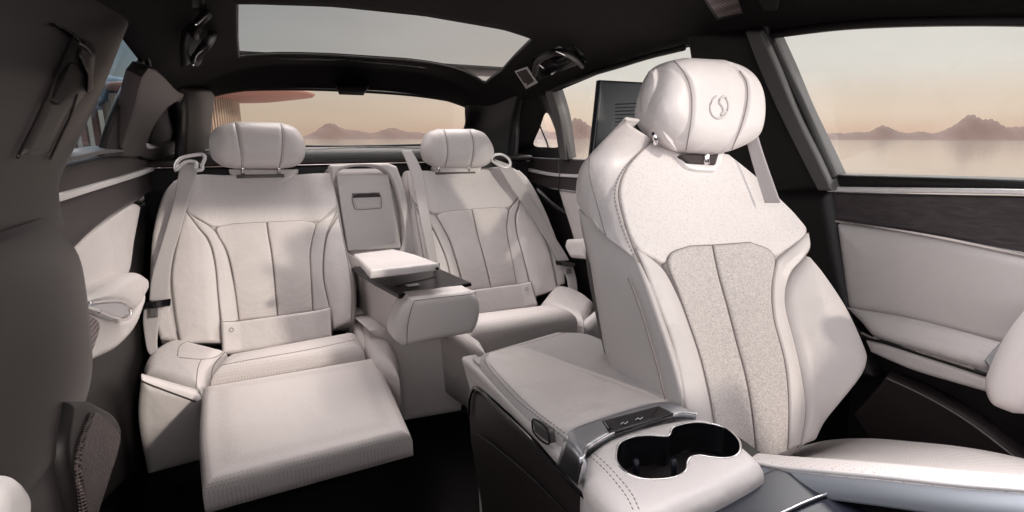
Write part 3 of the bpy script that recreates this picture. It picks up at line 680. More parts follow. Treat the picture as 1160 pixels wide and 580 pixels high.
# ---- rear right door
D2 = empty('car_door', (.76, 1.5, .3), 'rear right door partly hidden behind the front seat, dark with bright strips', 'car door', GD)
panel('window_glass', [(612, 96), (626, 140), (640, 190)], [(790, 30), (850, 120), (880, 200)], SR, M['gclear'], D2, r=.001, D=.004, w0=-.01, nt=8, ns=8, sharp=True)
tube('window_frame', inplane(SR, [(624, 100), (630, 118), (637, 145), (643, 182)], .0), .009, M['black'], D2)
tube('window_frame', inplane(SR, [(622, 104), (640, 95), (670, 84), (700, 75), (735, 64), (775, 54)], .004), .008, M['black'], D2)
panel('belt_trim', [(575, 172), (600, 178), (640, 180), (700, 182), (900, 192)], [(583, 188), (600, 195), (630, 200), (660, 203), (900, 214)], DR, M['brown'], D2, r=.008, D=.05, w0=.010)
panel('chrome_strip', [(570, 176), (583, 184.5), (602, 191.5), (630, 196.5), (700, 199), (900, 208)], [(572, 179), (583, 188), (602, 195), (630, 200), (700, 203), (900, 213)], DR, M['light'], D2, r=.002, D=.02, w0=.024, ns=10)
panel('inlay', [(575, 184), (602, 195), (630, 200), (700, 204), (900, 214)], [(575, 192), (602, 207), (630, 215), (660, 219), (900, 240)], DR, M['brown'], D2, r=.004, D=.03, w0=.016)
panel('lower_strip', [(575, 190), (595, 202), (615, 209.5), (632, 213.5), (700, 221), (900, 240)], [(575, 191.5), (595, 203.7), (615, 211.3), (632, 215.5), (700, 224), (900, 243)], DR, M['chrome'], D2, r=.001, D=.02, w0=.024, ns=8)
tube('panel_gap', [P(x, y, x=.728) for x, y in [(633, 181), (633.5, 200), (632.5, 216)]], .0018, M['piano'], D2)
panel('padded_panel', [(632, 215), (638, 235), (646, 260), (653, 285)], [(720, 226), (730, 260), (740, 300), (750, 340)], DR, M['leather2'], D2, r=.01, D=.03, w0=.02)
panel('pull_grip', [(645, 271), (644, 280), (650, 292)], [(664, 270), (668, 280), (668, 294)], Frame((.66, 0, 0), (0, -1, 0), (0, 0, 1)), M['leather'], D2, T=.02, r=.02)
panel('lower_door', [(560, 180), (600, 210), (640, 240), (700, 250), (900, 260)], [(600, 420), (660, 420), (700, 440), (760, 460), (900, 520)], DR, M['black'], D2, r=.01, D=.03, w0=-.004)
# ---- rear left door
D3 = empty('car_door', (-.71, 1.6, .3), 'rear left door with long bright strip, pale panel and silver armrest handle', 'car door', GD)
panel('window_glass', [(160, -10), (110, 80), (60, 190)], [(176, 20), (172, 90), (116, 182)], SL, M['gdark'], D3, r=.001, D=.004, w0=-.03, nt=8, ns=8, sharp=True)
tube('window_frame', inplane(SL, [(148, -6), (152, 18), (161, 46), (168, 80), (172, 86)], .01), .010, M['black'], D3)
panel('window_pillar', [(172, 40), (165, 62), (156, 78), (141, 106), (127, 142), (117, 178)], [(190, 44), (182, 72), (172, 92), (160, 118), (148, 148), (142, 178)], SL, M['black'], D3, r=.008, D=.012, w0=.01)
panel('quarter_edge', [(188, 50), (180, 74), (172, 92), (160, 118), (149, 148), (140, 178)], [(225, 60), (208, 84), (200, 98), (192, 110), (178, 128), (166, 150), (157, 180)], SL, M['brown'], D3, r=.012, D=.05, w0=.012)
panel('sill_strip', [(66, 183), (95, 176), (120, 170), (140, 170)], [(66, 187), (95, 180.5), (120, 174.5), (146, 172)], SL, M['greytrim'], D3, r=.003, D=.03, w0=.018, ns=12)
panel('belt_trim', [(64, 187), (95, 180), (122, 174), (158, 173), (198, 170)], [(54, 232), (100, 217), (150, 202), (172, 194), (200, 179)], DL, M['brown'], D3, r=.012, D=.05, w0=.012, puff=.004)
panel('chrome_strip', [(53, 224), (100, 211.5), (150, 197), (172, 189.5), (197, 179)], [(54, 234), (100, 219), (150, 203), (172, 195), (198, 183.5)], DL, M['light'], D3, r=.004, D=.03, w0=.026, ns=14)
panel('inlay', [(50, 233), (100, 218), (150, 203), (172, 194), (200, 182)], [(70, 300), (100, 265), (150, 229), (172, 215), (200, 195)], DL, M['brown'], D3, r=.004, D=.03, w0=.012)
panel('lower_strip', [(76, 288), (100, 264), (125, 244), (150, 228), (172, 214), (200, 194)], [(78, 290.5), (102, 266.5), (127, 246.5), (151, 230), (173, 216), (201, 196)], DL, M['chrome'], D3, r=.0015, D=.02, w0=.022, ns=10)
panel('padded_panel', [(77, 284), (109, 254), (135, 237), (154, 230), (160, 234)], [(84, 350), (105, 336), (130, 322), (146, 312), (152, 276)], DL, M['leather2'], D3, r=.012, D=.03, w0=.018, puff=.006)
panel('lower_door', [(60, 290), (110, 262), (160, 236), (200, 205)], [(70, 620), (130, 560), (190, 500), (215, 440)], DL, M['black'], D3, r=.01, D=.03, w0=-.004)
AX = Frame((-.64, 0, 0), (0, 1, 0), (.0, 0, 1))
arm = panel('armrest', [(98, 342), (121, 326), (143, 313), (158, 308), (168, 314)], [(137, 344), (146, 346), (154, 352), (163, 341), (169, 330)], AX, M['leather'], D3, r=.016, D=.10, puff=.006)
hsg = panel('armrest_base', [(86, 347), (112, 352), (141, 362), (155, 352), (168, 330)], [(94, 418), (108, 408), (136, 393), (155, 371), (165, 345)], AX, M['leather2'], D3, r=.012, D=.08, w0=-.01)
hd = panel('door_handle', [(104, 344), (120, 342), (136, 342), (145, 347)], [(104, 350), (117, 354), (136, 361), (147, 356)], AX, M['silver'], D3, r=.005, D=.03, w0=.006)
tube('handle_rim', inplane(AX, [(103, 343), (120, 341), (137, 341), (147, 347), (148, 357), (141, 362), (130, 360), (112, 353)], .008), .0022, M['chrome'], hd)
panel('handle_latch', [(100, 347), (108, 348), (114, 350)], [(100, 349.5), (108, 352), (113, 353)], AX, M['light'], hd, r=.002, D=.02, w0=.012)
panel('speaker_grille', [(89, 356), (95, 380), (97, 400), (98, 413)], [(97, 355), (111, 363), (113, 374), (106, 396)], AX, M['mesh'], D3, r=.002, D=.02, w0=.0)
AF = Frame((-.60, 0, 0), (0, 1, 0), (0, 0, 1))
sp = panel('floor_speaker', [(82, 453), (76, 502), (82, 549), (94, 600)], [(107, 453), (133, 471), (138, 502), (108, 600)], AF, M['black'], D3, r=.012, D=.06)
panel('speaker_grille', [(108, 466), (96, 500), (92, 530), (100, 584)], [(112, 466), (134, 487), (136, 506), (112, 584)], AF, M['mesh2'], sp, r=.004, D=.02, w0=.006)
panel('door_pocket', [(86, 448), (76, 462), (73, 476)], [(96, 448), (82, 470), (75, 482)], AF, M['leather2'], D3, r=.004, D=.02, w0=-.01)

box('door_light_blocker', (.80, -.75, .05), (.85, .9, .885), M['black'], D1, .01)  # added shell: shades the front seat and closes the gap below the door
box('door_light_blocker', (-.78, -.75, .08), (-.715, .95, .86), M['black'], BL, .01)  # added shell: blocks stray light on the left

box('door_light_blocker', (-.79, .97, .05), (-.735, 2.3, .85), M['black'], D3, .01)  # added shell: blocks stray light and the view to the ground
box('door_light_blocker', (.80, .91, .05), (.85, 2.3, .83), M['black'], D2, .01)  # added shell: same light block behind the rear right door
# ================================================================== REAR SEATS
GS = 'rear seats'
def Hr(u, v):
    c = float(np.clip((abs(u)-.10)/.09, 0, 1)); c = c*c*(3-2*c)
    return .032*c*float(np.clip(1.15-v/.62, .25, 1)) + .012*math.exp(-((v-.14)/.12)**2)*(1-c)
def uvH(fr, pts, H, w0):
    out = []
    for (x, y) in pts:
        uv = fr.at(x, y, w0)
        for _ in range(3): uv = fr.at(x, y, w0+H(*uv))
        out.append(uv)
    return out
def rear_seat(mir):
    fr = RR if mir else RL
    s = -1 if mir else 1
    def pn(name, A, B, m, parent, w0=0, label=None, **k):
        a = [(s*u, v) for u, v in uvH(RL, A, Hr, w0)]; b = [(s*u, v) for u, v in uvH(RL, B, Hr, w0)]
        return panel(name, a, b, fr, m, parent, px=False, w0=w0, H=Hr, **k)
    name = 'passenger_seat'
    lab = ('pale leather rear seat with lowered cushion extension in front, left of the centre armrest' if not mir else
           'pale leather rear seat half hidden behind the front seat, right of the centre armrest')
    S = empty(name, (fr.O[0], 1.6, .2), lab, 'car seat', GS)
    body = pn('backrest', [(228, 193), (202, 197), (186, 212), (177, 232), (171, 262), (167, 310), (167, 345), (180, 386)],
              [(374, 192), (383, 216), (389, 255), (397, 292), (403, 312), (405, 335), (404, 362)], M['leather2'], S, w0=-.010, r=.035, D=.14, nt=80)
    ck = dict(r=.0055, D=.02, puff=.003, pl=.02)
    B = body
    yk = pn('shoulder_panel', [(230, 196), (217, 204), (213, 222), (211, 238)], [(262, 197), (275, 207), (293, 211), (314, 210), (325, 203), (338, 196)][:1]+[(255, 230), (244, 262)], M['yoke'], B, **ck) if False else None
    seams_of(pn('shoulder_panel', [(222, 198), (214, 212), (210, 236), (222, 246), (240, 256)], [(374, 196), (379, 212), (381, 232), (373, 241), (362, 250)], M['yoke'], B, seams=(), nt=50, ns=60, **ck), (), B, .0010)
    pn('neck_panel', [(259, 191), (266, 200), (276, 207), (286, 211)], [(338, 191), (332, 199), (323, 205), (312, 210)], M['leather'], B, w0=.003, nt=30, ns=30, r=.006, D=.03)
    seams_of(pn('insert_panel', [(264, 253), (246, 257), (247, 266), (257, 284), (264, 312), (271, 362)], [(301.5, 251), (304, 268), (307, 286), (310, 312), (314, 358)], M['weave'], B, w0=.006, **ck), (0, 1, 2), B, .0010)
    seams_of(pn('insert_panel', [(302.5, 251), (305, 268), (308, 286), (311, 312), (315, 358)], [(342, 249.5), (357, 253), (355, 265), (351, 286), (352, 312), (354, 351)], M['weave'], B, w0=.006, **ck), (0, 1, 2), B, .0010)
    seams_of(pn('bolster_band', [(210, 238), (224, 256), (237, 272), (244, 297), (248, 340), (252, 372)], [(222, 247), (243, 261), (256, 283), (263, 312), (268, 335), (271, 362)], M['leather'], B, w0=.001, **ck), (0, 1), B, .0010)
    seams_of(pn('bolster_band', [(358, 255), (355, 266), (351.5, 286), (352.5, 312), (355, 351)], [(382, 238), (371, 262), (367, 281), (366, 313), (374, 352)], M['leather'], B, w0=.001, **ck), (0, 1), B, .0010)
    seams_of(pn('side_bolster', [(209, 239), (203, 262), (197, 290), (194, 315), (198, 356), (204, 388)], [(210, 238), (224, 257), (236, 273), (243, 298), (247, 340), (251, 388)], M['leather'], B, w0=.001, r=.008, D=.02, puff=.008, pl=.04), (0, 1), B, .0010)
    seams_of(pn('side_bolster', [(382, 246), (372, 264), (368, 282), (367, 313), (373, 345), (378, 372)], [(383, 243), (388, 265), (393, 290), (397, 312), (399, 335), (398, 363)], M['leather'], B, w0=.001, r=.008, D=.02, puff=.006, pl=.04), (0, 1), B, .0010)
    seams_of(pn('side_wing', [(197, 203), (186, 216), (178, 238), (172, 268), (169, 310), (170, 350), (181, 384)], [(216, 204), (209, 235), (201, 262), (195, 290), (192, 315), (196, 356), (202, 386)], M['leather2'], B, w0=-.006, r=.012, D=.03), (1,), B, .0010)
    seams_of(pn('lumbar_pad', [(250, 364), (252, 400)], [(375, 347), (376, 382)], M['leather'], B, w0=.022, r=.010, D=.03, nt=24, ns=60, puff=.004), (0, 1, 2), B, .0010)
    # little embossed mark on the pad
    mk_ = [(0, .006), (.006, 0), (0, -.006), (-.006, 0)]
    c = uvH(RL, [(262, 373)], Hr, .034)[0]
    tube('embossed_mark', [fr.w3(np.array((s*(c[0]+a), c[1]+b)), np.array(Hr(*c)+.0275)) for a, b in mk_], .0009, M['stitch'], B, closed=True, n=24, k=6)
    # headrest
    hf = Frame((fr.O[0], 2.0, .97), (1, 0, 0), (0, .18, 1)); RLH = Frame((-.36, 2.0, .97), (1, 0, 0), (0, .18, 1)); RRH = Frame((.36, 2.0, .97), (1, 0, 0), (0, .18, 1))
    if not mir:
        A = [(266, 138.5), (247, 144), (238, 154), (237, 167), (241, 180), (252, 188), (266, 191)]; Bq = [(318, 139.5), (334, 145), (343, 156), (346, 167), (344, 180), (335, 188), (318, 191)]
        s1 = [(266, 137), (270, 155), (273, 175), (274, 192)]; s2 = [(318, 138), (320, 155), (319, 175), (316, 192)]; F_ = RLH
    else:
        A = [(494, 146.5), (483, 151), (478, 162), (477, 171), (480, 181), (488, 187), (497, 190)]; Bq = [(534, 146.5), (546, 151), (554, 161), (558, 172), (556, 182), (549, 188), (538, 190)]
        s1 = [(503, 145), (506, 160), (507, 175), (504, 192)]; s2 = [(532, 145), (536, 160), (536, 175), (533, 192)]; F_ = RRH
    hr = panel('headrest', A, Bq, F_, M['leather'], S, T=.055, r=.060, p=2.3, seams=((s1, .007, .0045), (s2, .007, .0045)), nt=80, ns=90)
    for sm_ in (s1, s2): drape('stitching', [hr], [sm_[0]]+sm_[1:3]+[sm_[3]], .0013, M['stitch'], hr)
    for (x, y0, y1) in (((275, 184, 199), (316, 184, 199)) if not mir else ((497, 184, 198), (531, 184, 198))):
        tube('headrest_post', [P(x, y0, y=1.985), P(x, y1, y=1.985)], .006, M['chrome'], hr, n=2)
    a, b = ((268, 200), (322, 199)) if not mir else ((493, 197), (538, 196))
    tube('post_guide', [P(*a, y=1.98), P(*b, y=1.98)], .006, M['greytrim'], S, n=6)
    # cushion
    CU = Frame((-.36, 1.55, .430), (1, 0, 0), (0, 1, -.07)); CW = Frame((.36, 1.55, .430), (1, 0, 0), (0, 1, -.07))
    def pc(name, A, B, m, parent, w0=0, **k):
        a = [(s*u, v) for u, v in CU.pts(A, w0)]; b = [(s*u, v) for u, v in CU.pts(B, w0)]
        return panel(name, a, b, CW if mir else CU, m, parent, px=False, w0=w0, **k)
    cu = pc('cushion', [(256, 401), (246, 408), (236, 422)], [(405, 374), (409, 381), (413, 392)], M['weave'], S, r=.035, D=.13, puff=.016, pl=.07, nt=50, ns=60)
    BU = Frame((-.36, 1.55, .424), (1, 0, 0), (0, 1, .11)); BW = Frame((.36, 1.55, .424), (1, 0, 0), (0, 1, .11))
    def pb(name, A, B, m, parent, w0=0, **k):
        a = [(s*u, v) for u, v in BU.pts(A, w0)]; b = [(s*u, v) for u, v in BU.pts(B, w0)]
        return panel(name, a, b, BW if mir else BU, m, parent, px=False, w0=w0, **k)
    bo_ = pb('cushion_bolster', [(205, 381), (186, 386), (170, 396), (162, 408), (161, 422)], [(257, 394), (248, 404), (239, 418), (229, 443)], M['leather'], cu, w0=.002, r=.030, D=.12, puff=.010, pl=.05)
    pc('cushion_bolster', [(407, 357), (411, 370), (413, 386), (424, 404)], [(428, 358), (438, 374), (448, 394), (452, 420)], M['leather'], cu, w0=-.002, r=.028, D=.19)
    if not mir:
        drape('stitching', [cu, bo_], [(201, 404), (203, 393), (212, 387), (228, 385), (243, 388), (253, 396), (245, 404), (228, 407), (203, 405)], .0011, M['stitch'], cu, n=90)
        drape('stitching', [cu, bo_], [(258, 396), (249, 405), (241, 417), (238, 437)], .0016, M['stitch'], cu)
        drape('stitching', [cu, bo_], [(228, 407), (224, 418), (222, 440)], .0011, M['stitch'], cu)
        drape('stitching', [cu], [(240, 416), (270, 410), (310, 403), (350, 396), (402, 385)], .0011, M['stitch'], cu)
    VF = Frame((0, 1.374, 0), (1, 0, 0), (0, 0, 1))
    mr_ = lambda q: q if not mir else [(-u, v) for u, v in q]
    sb = panel('seat_base', mr_(VF.pts([(158, 429), (155, 480), (166, 541)])), mr_(VF.pts([(232, 450), (233, 490), (232, 523)])), VF, M['leather'], S, px=False, r=.022, D=.030, puff=.014, pl=.08, nt=40, ns=50)
    panel('seat_base', [(-.55*s, .35), (-.55*s, .19)], [(-.19*s, .35), (-.19*s, .19)], Frame((0, 1.40, 0), (1, 0, 0), (0, 0, 1)), M['leather'], S, px=False, r=.02, D=.2, nt=14, ns=20)
    if not mir: drape('stitching', [sb], [(159, 431), (170, 436), (186, 442), (205, 449), (222, 455)], .0022, M['gap'], sb)
    return S
SL_ = rear_seat(False); SR_ = rear_seat(True)
# pale curtain of sewn piping round the left base
FT = Frame((-.34, 1.1, .418), (1, 0, 0), (0, 1, .0))
ft = panel('cushion_extension', [(228, 437), (224, 490), (228, 552)], [(428, 403.5), (446, 443), (467, 490)], FT, M['weave'], SL_, r=.020, D=.052, puff=.010, pl=.05, nt=60, ns=60, sharp=False)
tube('extension_arm', [(-.45, 1.30, .36), (-.45, 1.05, .37)], .012, M['black'], SL_, n=2); tube('extension_arm', [(-.24, 1.30, .36), (-.24, 1.05, .37)], .012, M['black'], SL_, n=2)
# centre section of the rear bench: valance, deck, backrest with its little door
CB = empty('centre_rear_seat', (.01, 1.6, .2), 'pale centre of the rear bench, its armrest folded down below a handled flap', 'car seat')
VC = Frame((0, 1.375, 0), (1, 0, 0), (0, .16, 1))
panel('valance', [(418, 374), (442, 397), (453, 430), (455, 479)], [(556, 360), (547, 378), (536, 410), (524, 467)], VC, M['leather'], CB, r=.02, D=.3, nt=50, ns=50)
BK = Frame((0, 1.98, .85), (1, 0, 0), (0, .22, 1))
panel('backrest', [(371, 190), (376, 215), (392, 290), (400, 330)], [(450, 189), (462, 215), (476, 285), (486, 330)], BK, M['leather2'], CB, r=.03, D=.12, nt=60, ns=30, w0=-.01)
ring('flap_surround', [(373, 186), (440, 184), (450, 188), (460, 215), (474, 285), (474, 300), (396, 305), (390, 270)], [(381, 197), (440, 196), (455, 281), (393, 285)], BK, M['leather'], CB, r=-.014, D=.05, inner_drop=.05, w0=.045, ri=.006, n=240)
fl = panel('flap', [(381, 198), (387, 240), (394, 284)], [(440, 197), (448, 240), (455, 281)], BK, M['leather'], CB, r=.004, D=.02, w0=.028, sharp=True)
panel('handle_recess', [(400, 220), (401, 228), (404, 236)], [(429, 219), (431, 227), (432, 235)], BK, M['leather2'], fl, r=.003, D=.006, w0=.031)
panel('handle_lip', [(399, 219), (400, 224)], [(430, 218), (431, 223)], BK, M['gap'], fl, r=.001, D=.004, w0=.034, nt=10, ns=14)
tube('handle_edge', inplane(BK, [(400, 221), (401, 234), (405, 237), (428, 236), (432, 234), (430, 220), (416, 219)], .033), .0016, M['stitch'], fl, closed=True)
tube('stitching', inplane(BK, [(462, 215), (468, 245), (474, 280)], .045), .0012, M['stitch'], CB)
# deck under the armrest
hexa('deck', [(-.16, 1.47, .30), (.16, 1.47, .30), (.14, 1.9, .30), (-.14, 1.9, .30), (-.15, 1.48, .41), (.12, 1.48, .41), (.13, 1.9, .40), (-.13, 1.9, .40)], M['leather2'], CB, .02)

# ---- centre armrest folded down
XL, XRr = -.086, .106
def ax_(px, py, x): return tuple(P(px, py, x=x))
zf, zb = .60, .575; yf_, yb = 1.24, 1.95
def topz(y): return .615+(y-1.25)*(-.05/.55)
def botz(y): return .485+(y-1.25)*(-.09/.55)
AR = hexa('armrest', [(XL, 1.25, botz(1.25)+.014), (XRr, 1.25, botz(1.25)+.014), (XRr, yb, botz(yb)), (XL, yb, botz(yb)), (XL, 1.22, topz(1.25)-.004), (XRr, 1.22, topz(1.25)-.004), (XRr, yb, topz(yb)), (XL, yb, topz(yb))], M['leather2'], CB, .010)
AFp = Frame((.01, 1.20, .55), (1, 0, 0), (0, .03, 1))
fp = panel('front_pad', [(466, 338), (455, 350), (447, 368), (447, 385), (458, 394)], [(534, 330), (543, 338), (546, 352), (543, 368), (537, 379)], AFp, M['leather'], AR, r=.022, D=.070, puff=.010, pl=.05, nt=50, ns=50)
tube('piping', inplane(AFp, [(461, 389), (462, 368), (468, 344), (476, 340), (536, 333)], .0105), .0011, M['stitch'], fp)
TA = Frame((.01, 1.25, .617), (1, 0, 0), (0, 1, -.05/.55))
def tr(A, B, nm, m, par, w0, **k): return panel(nm, A, B, TA, m, par, w0=w0, **k)
tray = tr([(398, 303), (425, 320), (452, 334)], [(470, 291), (500, 305), (534, 320)], 'tray', M['traydark'], AR, .003, r=.002, D=.010, sharp=True)
tr([(416, 309), (430, 316), (448, 324)], [(486, 299), (494, 306), (493, 313)], 'tray_well', M['traydark'], AR, .006, r=.003, D=.006)
tr([(459, 322), (463, 324)], [(472, 320), (476, 322)], 'charging_label', M['light'], AR, .0075, r=.0008, D=.002, nt=6, ns=6)
LD = Frame((.01, 1.5, .665), (1, 0, 0), (0, 1, -.10))
panel('lid', [(400, 288), (408, 295), (419, 307)], [(446, 282), (470, 288), (498, 298)], LD, M['leather'], AR, r=.007, D=.018, puff=.003)
tube('lid_rim', inplane(LD, [(421, 309), (450, 305), (498, 299)], -.012), .002, M['black'], AR)
tube('lid_stay', [LD.w3(np.array(LD.at(495, 300)), np.array(-.01)), TA.w3(np.array(TA.at(492, 300)), np.array(0.))], .004, M['black'], AR, n=2)

# ================================================================== FRONT SEAT
F0 = empty('front_seat', (.37, .5, .3), 'large pale front seat with embossed emblem headrest and perforated shoulders', 'car seat')
def Hf(u, v):
    c = float(np.clip((abs(u)-.09)/.10, 0, 1)); c = c*c*(3-2*c)
    return .040*c*float(np.clip(1.2-v/.50, .15, 1)) + .010*math.exp(-((v-.10)/.12)**2)
def skip(): pass
def pf(name, A, B, m, parent, w0=0, **k):
    return panel(name, uvH(FS, A, Hf, w0), uvH(FS, B, Hf, w0), FS, m, parent, px=False, w0=w0, H=Hf, **k)
bk = pf('backrest', [(735, 160), (712, 185), (702, 205), (700, 226), (710, 268), (722, 300), (738, 345), (758, 405), (776, 470), (800, 500)],
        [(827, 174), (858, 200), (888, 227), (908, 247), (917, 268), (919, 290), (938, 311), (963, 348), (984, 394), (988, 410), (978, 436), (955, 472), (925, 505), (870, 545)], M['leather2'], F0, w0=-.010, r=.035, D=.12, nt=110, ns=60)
ck = dict(r=.005, D=.02, puff=.0035, pl=.02)
seams_of(pf('shoulder_panel', [(736, 160), (714, 184), (704, 204), (703, 226), (713, 264), (726, 284), (750, 298)], [(826, 174), (857, 199), (887, 227), (906, 247), (915, 262), (898, 279), (882, 290)], M['yoke'], bk, nt=70, ns=80, **ck), (), bk, .0009)
seams_of(pf('insert_panel', [(783, 278), (762, 286), (758, 300), (768, 326), (779, 358), (793, 400), (803, 440), (812, 500)], [(807, 277), (814, 310), (825, 350), (836, 392), (848, 440), (858, 525)], M['grain'], bk, w0=.006, **ck), (0, 1, 2), bk, .0009)
seams_of(pf('insert_panel', [(808.5, 277), (815.5, 310), (826.5, 350), (837.5, 392), (849.5, 440), (859.5, 525)], [(851, 274), (873, 283), (879, 297), (875, 325), (877, 360), (889, 407), (894, 455), (893, 512)], M['grain'], bk, w0=.006, **ck), (0, 1, 2), bk, .0009)
seams_of(pf('bolster_band', [(721, 281), (733, 310), (746, 345), (759, 378), (768, 415), (776, 455), (784, 485)], [(735, 289), (753, 306), (767, 332), (778, 358), (792, 400), (802, 440), (811, 500)], M['leather'], bk, w0=.001, **ck), (0, 1), bk, .0009)
seams_of(pf('bolster_band', [(881, 295), (876, 325), (878, 360), (890, 407), (895, 455), (894, 510)], [(917, 263), (919, 279), (912, 292), (898, 308), (891, 328), (891, 350), (901, 388), (910, 430), (914, 465), (908, 505)], M['leather'], bk, w0=.001, **ck), (0, 1), bk, .0009)
seams_of(pf('side_bolster', [(918, 288), (903, 305), (892.5, 325), (892.5, 350), (902, 388), (911, 430), (915, 465), (909, 508)], [(921, 289), (938, 311), (962, 348), (983, 394), (986, 410), (976, 436), (954, 471), (928, 500)], M['leather'], bk, w0=.001, r=.016, D=.04, puff=.010, pl=.05), (0,), bk, .0009)
# collar and left side of the backrest
FX = Frame((.128, 0, 0), (0, -1, 0), (.0, 0, 1))
def rowp(pts, **k): return [P(x, y, **k) for x, y in pts]
seam = [FS.w3(np.array(uvH(FS, [q_], Hf, -.004)[0]), np.array(Hf(*uvH(FS, [q_], Hf, -.004)[0])-.004)) for q_ in [(740, 158), (714, 184), (703, 205), (701, 226), (712, 266), (724, 296)]]
r1 = rowp([(722, 139), (693, 172), (680, 192), (677, 220), (691, 272), (713, 310)], x=.128); r2 = rowp([(708, 133), (671, 172), (657, 191), (652.5, 216), (656, 232), (672, 246)], x=.122)
r3 = [q_+np.array([.05, .03, 0]) for q_ in r2]; mid = [np.array(a_)*.45+np.array(b_)*.55+np.array([-.012, -.004, 0]) for a_, b_ in zip(seam, r1)]
wing_ = loft('shoulder_wing', [seam, [np.array(a_)*.72+np.array(b_)*.28+np.array([-.010, -.006, 0]) for a_, b_ in zip(seam, r2)], [np.array(a_)*.35+np.array(b_)*.65+np.array([-.014, -.004, 0]) for a_, b_ in zip(seam, r2)], r2, r3], M['leather'], bk, n=50, nr=40, solid=.004, off=-1)
tube('stitching', [q_+np.array([-.004, -.006, 0]) for q_ in seam], .0013, M['stitch'], bk)
drape('stitching', [wing_], [(668, 178), (668, 198), (675, 226), (691, 280), (708, 304)], .0010, M['stitch'], bk)
drape('stitching', [wing_], [(735, 163), (711, 186), (699, 206), (697, 227), (707, 264), (719, 292)], .0010, M['stitch'], bk, n=200, dash=True)
lowf = rowp([(706, 262), (724, 300), (742, 350), (762, 410), (777, 466), (790, 500)], x=.138); lowb = rowp([(655, 238), (667, 290), (675, 340), (681, 374), (686, 400), (700, 440)], x=.122)
lmid = [np.array(a_)*.5+np.array(b_)*.5+np.array([-.006, 0, 0]) for a_, b_ in zip(lowf, lowb)]
loft('side_panel', [lowf, lmid, lowb, [q_+np.array([.06, .02, 0]) for q_ in lowb]], M['leather2'], bk, n=40, nr=30, solid=.012, off=-1)
tube('stitching', [q_+np.array([-.009, -.002, 0]) for q_ in rowp([(716, 314), (728, 345), (745, 400), (758, 450)], x=.128)], .0013, M['stitch'], bk)
panel('back_shell', [(u, v) for u, v in [(-.08, .56), (-.16, .50), (-.21, .40), (-.215, .2), (-.21, .02)]], [(u, v) for u, v in [(.10, .56), (.17, .50), (.19, .40), (.19, .2), (.18, .05)]], FS, M['greytrim'], bk, px=False, r=.02, D=.05, w0=-.09)
# grey collar inside, behind the headrest
panel('collar_lining', [(708, 133), (718, 146), (736, 163)], [(727, 133), (737, 150), (752, 168)], FS, M['greytrim'], bk, r=.004, D=.02, w0=-.02)
panel('collar_gap', [(728, 137), (732, 150), (745, 164)], [(745, 137), (752, 150), (768, 172)], FS, M['gap'], bk, r=.004, D=.02, w0=-.018)
tube('headrest_post', [P(741, 146, y=.72), P(744, 164, y=.715)], .006, M['chrome'], bk, n=2)
tube('headrest_post', [P(800, 160, y=.72), P(800, 185, y=.70)], .006, M['chrome'], bk, n=2)
HB = Frame((.33, .70, .94), (1, 0, 0), (0, .42, .9))
panel('post_bezel', [(768, 175), (778, 188), (790, 193)], [(822, 172), (817, 186), (810, 194)], FS, M['light'], bk, r=.004, D=.02, w0=.012)
panel('bezel_slot', [(771, 175), (780, 184)], [(815, 172), (811, 186)], FS, M['gap'], bk, r=.001, D=.01, w0=.018, nt=10, ns=10)
# headrest
HF = Frame((.345, .725, 1.05), (1, 0, 0), (0, .10, 1))
A = [(766, 68), (750, 72), (741, 82), (734, 100), (729, 124), (732, 140), (742, 154), (758, 166), (774, 174)]; Bq = [(806, 70), (826, 77), (839, 88), (847, 104), (850, 124), (848, 146), (841, 161), (822, 171), (802, 176)]
TH = .052
hd_ = panel('headrest', A, Bq, HF, M['leather'], F0, T=TH, Tb=.045, r=.050, p=2.9, nt=100, ns=110,
      seams=(([(758, 64), (775, 80), (784, 105), (784, 135), (777, 172)], .011, .0045), ([(836, 72), (846, 92), (847, 115), (840, 145), (829, 172)], .010, .0045)))
panel('headrest_wing', [(737, 82), (728, 104), (724, 126), (728, 140), (748, 162)], [(746, 78), (757, 98), (759, 125), (758, 150), (764, 171)], Frame((.24, .72, 1.05), (.75, -.66, 0), (0, .1, 1)), M['leather'], hd_, T=.028, r=.03, p=2.2)
drape('stitching', [hd_], [(764, 69), (776, 84), (783, 105), (783, 135), (777, 170)], .0011, M['stitch'], hd_)
drape('stitching', [hd_], [(838, 80), (846, 95), (846, 118), (839, 145), (829, 169)], .0011, M['stitch'], hd_)
# embossed emblem: open oval with a bent stroke
def onhead(x, y): return HF.w3(np.array(HF.at(x, y, TH)), np.array(TH+.0005))
ec = (814.5, 121)
def ell(a0, a1, rx=10.2, ry=13): return [onhead(ec[0]+rx*math.sin(math.radians(t))+1.0*math.cos(math.radians(t)), ec[1]-ry*math.cos(math.radians(t))) for t in np.linspace(a0, a1, 26)]
em = tube('emblem', ell(35, 335), .0022, M['leather2'], hd_, raw=True, k=10)
tube('emblem_stroke', [onhead(x, y) for x, y in [(820, 109), (816, 112), (814.5, 116), (818, 121), (819, 126), (816, 131)]], [.0012]+[.0026]*58+[.0012], M['leather2'], em, n=60, k=10)
